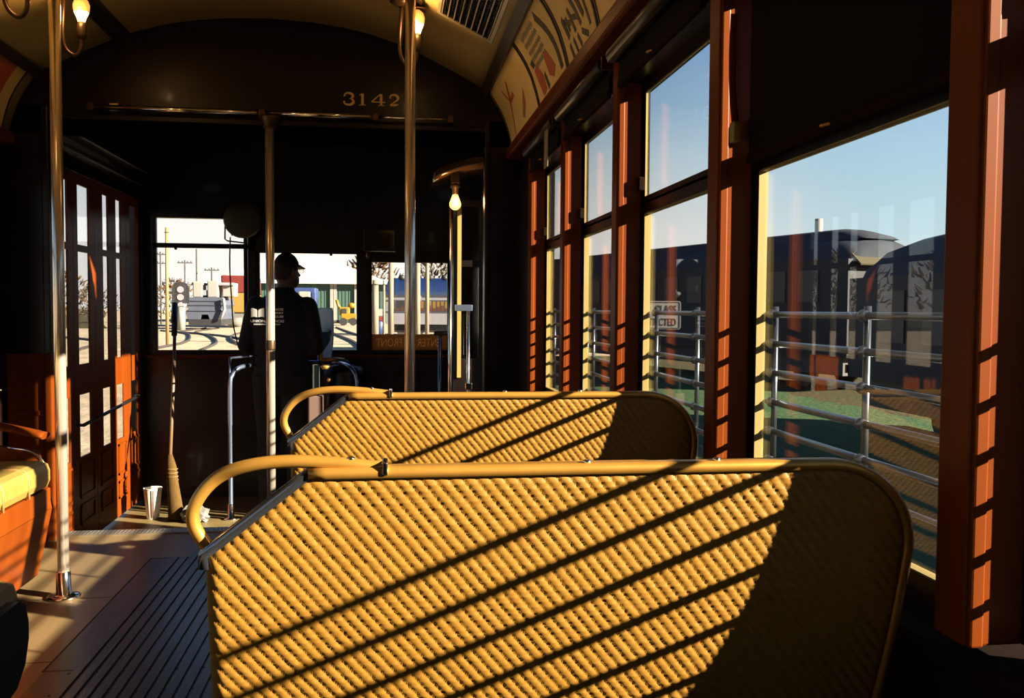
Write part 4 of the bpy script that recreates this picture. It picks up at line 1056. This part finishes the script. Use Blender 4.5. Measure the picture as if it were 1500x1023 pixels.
# red and yellow engine
e = empty('red_yellow_engine', (-15.9, 98.4, G))
b = MB(); b.box(-1.9, .9, 0, 10, 3.7, 5.6, .15); b.build('red_hood', 'loco_red', e)
b = MB(); b.box(-1.2, .9, -.1, 10, 1.6, 3.7, .1); b.build('yellow_body', 'loco_yellow', e)
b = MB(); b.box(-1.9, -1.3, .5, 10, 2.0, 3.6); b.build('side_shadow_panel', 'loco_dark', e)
b = MB(); b.box(-1.8, .9, -.6, 10, .7, 1.5); b.tube([(-1.0, -.8, .6), (.4, -.8, .6)], .5, 10); b.build('bogie', 'concrete', e)
b = MB(); b.box(-1.3, 2.4, .2, .6, 1.5, 1.8); b.build('deck', 'silver', e)
tag(e, 'red and yellow engine behind the grey one at the left front window', 'engine')
# barn with white roof
e = empty('barn', (-9.5, 132.5, G))
b = MB(); b.box(-14, 12, 0, 30, .0, 5.9); b.build('green_wall', 'barn_green', e)
b = MB(); b.prism([(-15, 5.7), (-15, 6.1), (-4.5, 10.6), (-2.5, 10.6), (8.5, 6.4), (12.5, 6.2), (12.5, 5.7)], -1.2, 31, 'y'); b.build('roof', 'barn_roof', e)
for x in (1.2, 1.7, 4.7):
    b = MB(); b.box(x - .22, x + .22, -.3, 0, 0, 5.8); b.build('white_post', 'white_paint', e)
b = MB()
for i in range(50): b.box(-13.8 + i * .5, -13.7 + i * .5, -.06, 0, .1, 5.8)
b.build('wall_rib', 'barn_green', e)
tag(e, 'green metal barn with broad white roof behind the middle front window', 'barn')
e = empty('blue_machine', (-10.7, 118, G))
b = MB(); b.box(-1.9, 1.3, 0, 4, 3.3, 4.8, .2); b.build('blue_top', 'blue_tarp', e)
b = MB(); b.box(-1.0, .6, -.2, 3, .6, 4.3, .2); b.build('white_tank', 'white_paint', e)
b = MB(); b.box(.7, 1.25, -.1, 3, 1.2, 4.2, .1); b.build('blue_side', 'blue_tarp', e)
b = MB(); b.tube([(-1, 0, .4), (-1, 3, .4)], .45, 10); b.tube([(.9, 0, .4), (.9, 3, .4)], .45, 10); b.build('wheel_set', 'loco_dark', e)
tag(e, 'blue and white machine right of the person, before the green barn', 'machine')
# yellow tractor
e = empty('yellow_tractor', (-5.4, 111.8, G))
b = MB(); b.box(-.5, 1.4, 0, 3, .7, 1.5, .1); b.build('chassis', 'tractor', e)
b = MB(); b.box(-.7, .5, .2, 2.4, 1.3, 2.3, .08); b.box(-.35, .15, .1, .2, 1.5, 2.1); b.build('cab', 'tractor', e)
b = MB(); b.box(-.4, .18, .08, .19, 1.5, 2.1); b.build('cab_window', 'loco_dark', e)
b = MB(); b.tube([(-1.05, .5, 3.2), (-.85, .5, 2.5), (-.5, .5, 2.0)], .18, 8); b.build('boom', 'tractor', e)
b = MB(); b.ball((.75, 1, 2.5), .4, 12, 8, (1.2, 1, .9)); b.build('engine_cowl', 'tractor', e)
for x in (-.2, 1.0):
    b = MB(); b.lathe([(.48, 0), (.48, .4)], (x, -.2, .49), (0, 1, 0), 16); b.build('wheel', 'loco_dark', e)
b = MB(); b.tube([(-3.0, .2, .2), (-1.0, .2, .5), (.2, .2, .3)], .2, 8); b.build('plough', 'pole_dark', e)
tag(e, 'small yellow tractor parked in front of the green barn', 'tractor')
# grey coach 761 with blue roof
e = empty('grey_coach', (.45, 71, G), math.radians(-8))
cl = 22; hw = 1.5
def csec(b, x0, x1, z0, z1, y0, y1): b.box(x0, x1, y0, y1, z0, z1)
b = MB(); b.box(0, 3.0, 0, cl, 1.0, 3.3); bodyc = b.build('body', 'silver', e)
rf = [(-.1, 3.3), (0, 3.65), (.45, 4.15), (1.0, 4.42), (1.5, 4.5), (2.0, 4.42), (2.55, 4.15), (3.0, 3.65), (3.1, 3.3)]
e2 = e
b = MB(); b.prism(rf, -.2, cl, 'y', True); b.build('roof', 'blue_roof', e)
b = MB(); b.box(.3, 2.7, .5, cl, .3, 1.0); b.build('underframe', 'loco_dark', e)
tag(e, 'grey coach with blue roof in the right front window', 'coach')
bpy.data.objects.remove(bodyc); 
for ch in list(e.children): bpy.data.objects.remove(ch)
# side of the coach runs across the view from (−.2,71) to the right and nearer
e.rotation_euler = (0, 0, math.radians(-12)); e.location = (-.25, 71.2, G)
b = MB(); b.box(0, 20, 0, 3, .9, 3.25); b.build('body', 'silver', e)
b = MB(); q = [(-.12, 3.2), (-.05, 3.55), (.4, 4.1), (1.0, 4.5), (1.5, 4.6), (2.0, 4.5), (2.6, 4.1), (3.05, 3.55), (3.12, 3.2)]
b.prism(q, 0.0, 20, 'x', True); rfo = b.build('roof', 'blue_roof', e)
b = MB(); b.box(.6, 19, .3, 2.7, .25, .9); b.build('underframe', 'loco_dark', e)
b = MB(); b.box(0, 20, -.05, 0, 1.85, 1.92); b.box(0, 20, -.05, 0, 2.75, 2.82); b.build('belt_rail', 'loco_grey', e)
for i in range(16):
    x0 = .9 + i * .32
    if x0 > 6.2: break
    b = MB(); b.box(x0, x0 + .2, -.06, .0, 1.95, 2.72); b.build('window', 'glare_window' if i not in (0, 1) else 'loco_dark', e)
    b = MB(); b.box(x0, x0 + .2, -.07, -.06, 1.95, 2.2 + .1 * (i % 3)); b.build('window_blind', 'red_window', e)
for i in range(4):
    b = MB(); b.lathe([(.2, 0), (.28, .15), (.22, .35), (.05, .4)], (1.1 + i * 1.15, 1.0, 4.45), n=12); b.build('roof_vent', 'loco_dark', e)
text('coach_number', '761', .62, 'white_paint', e, frame_m((2.05, -.07, 2.78), (1, 0, 0), (0, 0, 1)), .01, 'LEFT', .02)
for x in (1.2, 2.6):
    b = MB(); b.lathe([(.42, 0), (.42, .15)], (x, .3, .43), (0, 1, 0), 16); b.build('wheel', 'pole_dark', e)
# timber poles before the coach
for x, y, h, r, lab in ((.10, 52, 5.4, .17, 'tall pale timber pole at the left of the grey coach'), (1.62, 51.5, 6, .17, 'tall pale timber pole in front of the coach number'), (2.62, 62, 6.5, .15, 'pale timber pole beyond the coach near its vents'), (-.86, 56, 3.9, .22, 'short pale timber post at the left edge of the right front window'), (-12.4, 52.3, 6.6, .10, 'slim orange lamp pole seen through the left front window'), (-.35, 60, 4.0, .09, 'thin pale post just left of the blue coach')):
    b = MB(); b.tube([(x, y, G), (x + .02, y, G + h)], [r, r * .85], 10); o = b.build('timber_pole', 'pole_yellow' if 'orange' in lab else 'pole_wood')
    c = MB(); c.lathe([(r * 1.15, 0), (r * 1.15, .05)], (x + .02, y, G + h - .3), n=10); c.build('pole_band', 'pole_dark', o)
    tag(o, lab, 'pole', 'poles in the yard')
e = empty('blue_drum', (-.75, 70, G))
b = MB(); b.lathe([(.45, .0), (.45, 1.1), (.4, 1.15)], (0, 0, 0)); b.build('drum', 'blue_tarp', e)
b = MB(); b.box(-.5, .4, -.2, .5, 1.15, 1.5, .05); b.build('red_lid', 'loco_red', e)
b = MB(); b.box(-.5, .45, -.1, .5, 1.5, 2.1, .08); b.build('white_crate', 'white_paint', e)
tag(e, 'blue drum with red and white load at the left of the coach', 'drum')
# far utility poles
for x, y, h, arms_, lab in ((-25.1, 115, 8.0, 1, 'utility pole with one crossarm left of the signal'), (-23.7, 115, 9.4, 0, 'plain thin mast behind the signal head'), (-21.8, 114.5, 7.1, 1, 'low utility pole with wide crossarm right of the thin mast'), (-28, 115, 9.0, 2, 'utility pole with two crossarms at the left front window edge'), (-52, 110, 9, 1, 'utility pole seen through the left exit door')):
    e = empty('utility_pole', (x, y, G))
    b = MB(); b.tube([(0, 0, 0), (0, 0, h)], .09, 8); b.build('mast', 'pole_dark', e)
    for k in range(arms_):
        b = MB(); z = h - .4 - 1.1 * k; b.box(-.9, .9, -.06, .06, z, z + .12); ca = b.build('crossarm', 'pole_dark', e)
        for xx in (-.75, -.3, .3, .75):
            c = MB(); c.tube([(xx, 0, z + .12), (xx, 0, z + .3)], .05, 6); c.build('insulator', 'pole_dark', ca)
    tag(e, lab, 'utility pole', 'utility poles beyond the yard')

# trees
def tree(x, y, h, w, mt, lab, n=420, seed=1):
    r = random.Random(seed); e = empty('bare_tree', (x, y, G))
    b = MB(); b.tube([(0, 0, 0), (.1, 0, h * .35), (0, 0, h * .8)], [w * .05, w * .04, w * .012], 7); b.build('trunk', 'trunk', e)
    b = MB()
    for i in range(n):
        a = r.random() * 2 * PI; t = r.random() ** .8; z = h * (.12 + .88 * t); rad = w * .5 * math.sin(PI * min(1, .15 + .8 * t)) * math.sqrt(r.random())
        p = Vector((math.cos(a) * rad, math.sin(a) * rad, z)); dv = Vector((math.cos(a) * .5 + r.uniform(-.5, .5), math.sin(a) * .5 + r.uniform(-.5, .5), .9 * r.random() + .1)).normalized() * h * .12
        sw = Vector((r.uniform(-1, 1), r.uniform(-1, 1), r.uniform(-.4, .4))).normalized() * h * r.uniform(.010, .035)
        b.add([p - sw, p + sw, p + dv + sw * .3, p + dv - sw * .3], [(0, 1, 2, 3)])
    me = bpy.data.meshes.new('crown'); me.from_pydata(b.v, [], b.f); me.materials.append(M[mt]); o = bpy.data.objects.new('crown', me); COL.objects.link(o); o.parent = e
    return tag(e, lab, 'tree', 'bare autumn trees beyond the yard')
side = 1
for i, (x, y, h, w, mt, lab) in enumerate((
    (-28.6, 124, 5.6, 8, 'twig_rust', 'rust coloured bush behind the signal'), (-38, 122, 4.6, 7, 'twig', 'low brown bush at the left front window edge'),
    (-3.5, 176, 13, 12, 'twig_rust', 'rust brown tree at the left of the right front window'), (8, 168, 12, 11, 'twig', 'bare tree above the coach roof'), (14.5, 150, 9.5, 11, 'twig', 'bare tree above the right end of the coach'),
    (-12, 190, 10.5, 10, 'twig', 'grey bare tree at the right end of the barn'),
    (-52, 100, 9, 14, 'twig', 'bare tree seen through the middle of the left exit door'), (-66, 96, 10, 16, 'twig', 'bare tree seen through the left exit door panes by the pole'), (-60, 124, 8, 12, 'twig', 'bare tree seen through the far panes of the left exit door'), (-84, 92, 10, 16, 'twig', 'bare tree far left beyond the exit door'), (-47, 136, 7, 10, 'twig_rust', 'rusty tree at the corner post of the left front window'),
    (60, 66, 5.0, 13, 'twig', 'brown thicket on the field behind the dark coaches'), (72, 58, 5.0, 14, 'twig', 'brown thicket at the right end of the field'), (50, 76, 4.5, 13, 'twig', 'brown thicket left of the field gap'))):
    tree(x, y, h, w, mt, lab, 420, 11 + i)

# dark coaches to the right
def round_car(name, L, W, zr, hh, lab, loc, rz):
    e = empty(name, loc, rz); hw = W / 2
    sec = [(-hw, 1.0), (-hw, hh - .75), (-hw * .93, hh - .5), (-hw * .72, hh - .22), (-hw * .4, hh - .06), (0, hh), (hw * .4, hh - .06), (hw * .72, hh - .22), (hw * .93, hh - .5), (hw, hh - .75), (hw, 1.0)]
    b = MB(); b.box(-hw, hw, 0, L, .95, hh - .75); b.build('body', 'navy', e)
    # roof lofted, dropping at the rounded end
    vs = []; st_ = [(0, .0, .80), (.05, .35, .84), (.2, .62, .90), (.5, .82, .95), (1.0, .94, .985), (1.7, 1, 1), (L, 1, 1)]
    n = len(sec) - 2
    for y, kz, kx in st_:
        for x, z in sec[1:-1]: vs.append((x * kx, y, (hh - .75) + (z - hh + .75) * kz))
    b = MB(); b.add(vs, [(i * n + j, i * n + j + 1, (i + 1) * n + j + 1, (i + 1) * n + j) for i in range(len(st_) - 1) for j in range(n - 1)], True); b.build('roof', 'navy_roof', e)
    b = MB(); b.box(-hw + .2, hw - .2, .3, L, .45, .95); b.build('underframe', 'loco_dark', e)
    for sx_ in (-1, 1):
        for i in range(min(14, int(L / 1.3))):
            b = MB(); b.box(sx_ * hw - .02, sx_ * hw + .02, 1.0 + i * 1.25, 1.75 + i * 1.25, hh - 1.85, hh - 1.0); b.build('window', 'loco_dark', e)
    b = MB(); b.box(-hw - .03, hw + .03, -.05, .0, 1.0, 1.15); b.build('buffer_beam', 'maroon', e)
    for y in (2.2, 3.8, L - 4, L - 2.4):
        for sx_ in (-1, 1):
            b = MB(); b.lathe([(.42, 0), (.42, .13)], (sx_ * .75 - .06, y, .43), (1, 0, 0), 16); b.build('wheel', 'loco_dark', e)
    return tag(e, lab, 'coach', 'dark coaches on the right')
cA = round_car('dark_coach', 24, 3.0, 3, 4.2, 'long dark coach with clerestory end, left of the pair outside the right windows', (12.9, 21.5, G), math.radians(17))
b = MB(); cs_ = [(-.9, 0), (-.8, .22), (-.4, .32), (0, .36), (.4, .32), (.8, .22), (.9, 0)]
cv_ = [(x * kx, y, 4.02 + z * kz) for y, kz, kx in ((.3, 0, .7), (.55, .45, .8), (1.0, .8, .92), (1.6, 1, 1), (23, 1, 1)) for x, z in cs_]
b.add(cv_, [(i * 7 + j, i * 7 + j + 1, (i + 1) * 7 + j + 1, (i + 1) * 7 + j) for i in range(4) for j in range(6)], True); b.build('clerestory', 'navy_roof', cA)
b = MB(); b.add([(-1.35, -.25, 3.28), (1.35, -.25, 3.28), (1.2, .25, 3.62), (-1.2, .25, 3.62)], [(0, 1, 2, 3)]); aw = b.build('canvas_awning', 'canvas', cA); sd = aw.modifiers.new('t', 'SOLIDIFY'); sd.thickness = .04
b = MB()
for x in (-.9, .9): b.tube([(x, -.35, 1.0), (x, -.35, 2.1), (x * .6, -.35, 2.15)], .04, 8)
b.tube([(-.9, -.35, 2.1), (.9, -.35, 2.1)], .03, 8); b.build('platform_rail', 'silver', cA)
cB = round_car('dark_coach', 26, 2.6, 3, 3.45, 'dark round-roofed coach at the right edge of the nearest window', (9.5, 15.0, G), math.radians(180))
e = empty('smoke_stack', (22, 43.5, G))
b = MB(); b.tube([(0, 0, 0), (0, 0, 6.9)], .2, 10); b.build('stack', 'white_paint', e)
b = MB(); b.tube([(-.45, 0, 0), (-.45, 0, 4.9)], .14, 8); b.build('short_pipe', 'pole_dark', e)
tag(e, 'slim pale stack rising above the dark coach roof', 'stack')
# sign beside the track
e = empty('yard_sign', (2.45, 7.9, G), math.radians(-16))
b = MB(); pl_ = [(-.30, 1.93), (.19, 1.93), (.205, 1.945), (.205, 2.175), (.19, 2.19), (-.30, 2.19), (-.315, 2.175), (-.315, 1.945)]; b.prism(pl_, -.004, .004, 'y'); bd = b.build('sign_board', 'sign_white', e)
b = MB()
for x0, x1, z0, z1 in ((-.30, .19, 1.938, 1.945), (-.30, .19, 2.175, 2.182), (.19, .197, 1.945, 2.175), (-.307, -.30, 1.945, 2.175)): b.box(x0, x1, -.006, -.004, z0, z1)
b.build('border_line', 'ink_black', bd)
text('lettering', 'CLASS', .094, 'ink_black', bd, frame_m((.165, -.005, 2.085), (1, 0, 0), (0, 0, 1)), .001, 'RIGHT', .001, .76)
text('lettering', 'RESTRICTED', .094, 'ink_black', bd, frame_m((.165, -.005, 1.965), (1, 0, 0), (0, 0, 1)), .001, 'RIGHT', .001, .66)
b = MB(); b.box(-.03, .005, .004, .03, 0, 2.15); b.build('sign_post', 'silver', e)
tag(e, 'white sign with black lettering on a post outside the second window', 'sign')

# ------------------------------------------------------------------ light
sd_ = Vector((-1, .476, -.412)).normalized()
su = bpy.data.lights.new('sun', 'SUN'); su.energy = 35; su.angle = math.radians(.6); su.color = (1, .86, .62)
so_ = bpy.data.objects.new('sun', su); COL.objects.link(so_); so_.rotation_euler = sd_.to_track_quat('-Z', 'Y').to_euler(); so_.location = (20, -10, 12)
W = bpy.data.worlds.new('sky'); SC.world = W; W.use_nodes = True; nt = W.node_tree
bgn = nt.nodes['Background']; tc = nt.nodes.new('ShaderNodeTexCoord'); sx = nt.nodes.new('ShaderNodeSeparateXYZ'); rp = nt.nodes.new('ShaderNodeValToRGB')
nt.links.new(tc.outputs['Generated'], sx.inputs[0]); nt.links.new(sx.outputs['Z'], rp.inputs[0]); nt.links.new(rp.outputs[0], bgn.inputs[0])
el = rp.color_ramp.elements
el[0].position = 0; el[0].color = (.95, .86, .76, 1); el[1].position = 1; el[1].color = (.10, .20, .42, 1)
for p, c in ((.035, (.90, .88, .82)), (.08, (.60, .80, .85)), (.17, (.47, .71, .87)), (.30, (.25, .44, .74)), (.5, (.14, .27, .52))):
    q = el.new(p); q.color = (*c, 1)
# pale haze low in the sky ahead, toward +y
fy = nt.nodes.new('ShaderNodeMapRange'); fy.inputs[1].default_value = .86; fy.inputs[2].default_value = .985; fy.interpolation_type = 'SMOOTHSTEP'; nt.links.new(sx.outputs['Y'], fy.inputs[0])
fz = nt.nodes.new('ShaderNodeMapRange'); fz.inputs[1].default_value = .22; fz.inputs[2].default_value = .08; nt.links.new(sx.outputs['Z'], fz.inputs[0])
fm = nt.nodes.new('ShaderNodeMath'); fm.operation = 'MULTIPLY'; nt.links.new(fy.outputs[0], fm.inputs[0]); nt.links.new(fz.outputs[0], fm.inputs[1])
hz = nt.nodes.new('ShaderNodeMix'); hz.data_type = 'RGBA'; hz.inputs['B'].default_value = (1.12, 1.08, 1.0, 1)
nt.links.new(fm.outputs[0], hz.inputs['Factor']); nt.links.new(rp.outputs[0], hz.inputs['A']); nt.links.new(hz.outputs['Result'], bgn.inputs[0])
bgn.inputs[1].default_value = 1.0

# ------------------------------------------------------------------ camera
cam = bpy.data.cameras.new('camera'); co = bpy.data.objects.new('camera', cam); COL.objects.link(co); SC.camera = co
cam.sensor_width = 36; cam.lens = 1300 / 1500 * 36; cam.clip_start = .05; cam.clip_end = 2000
yaw, pitch, roll = math.radians(7.89944553), math.radians(-2.52946149), math.radians(.3806061)
fwd = Vector((math.sin(yaw) * math.cos(pitch), math.cos(yaw) * math.cos(pitch), math.sin(pitch))); r0 = Vector((math.cos(yaw), -math.sin(yaw), 0)); u0 = r0.cross(fwd)
rr_ = r0 * math.cos(roll) + u0 * math.sin(roll); uu = -r0 * math.sin(roll) + u0 * math.cos(roll)
mm = Matrix((rr_, uu, -fwd)).transposed().to_4x4(); mm.translation = (0, 0, 1.15); co.matrix_world = mm
SC.view_settings.view_transform = 'Standard'; SC.view_settings.look = 'None'; SC.view_settings.gamma = 1; SC.view_settings.exposure = 0; SC.view_settings.use_curve_mapping = False
try:
    SC.cycles.use_denoising = True; SC.cycles.transparent_max_bounces = 32; SC.cycles.max_bounces = 10; SC.cycles.diffuse_bounces = 3; SC.cycles.glossy_bounces = 5
except Exception: pass
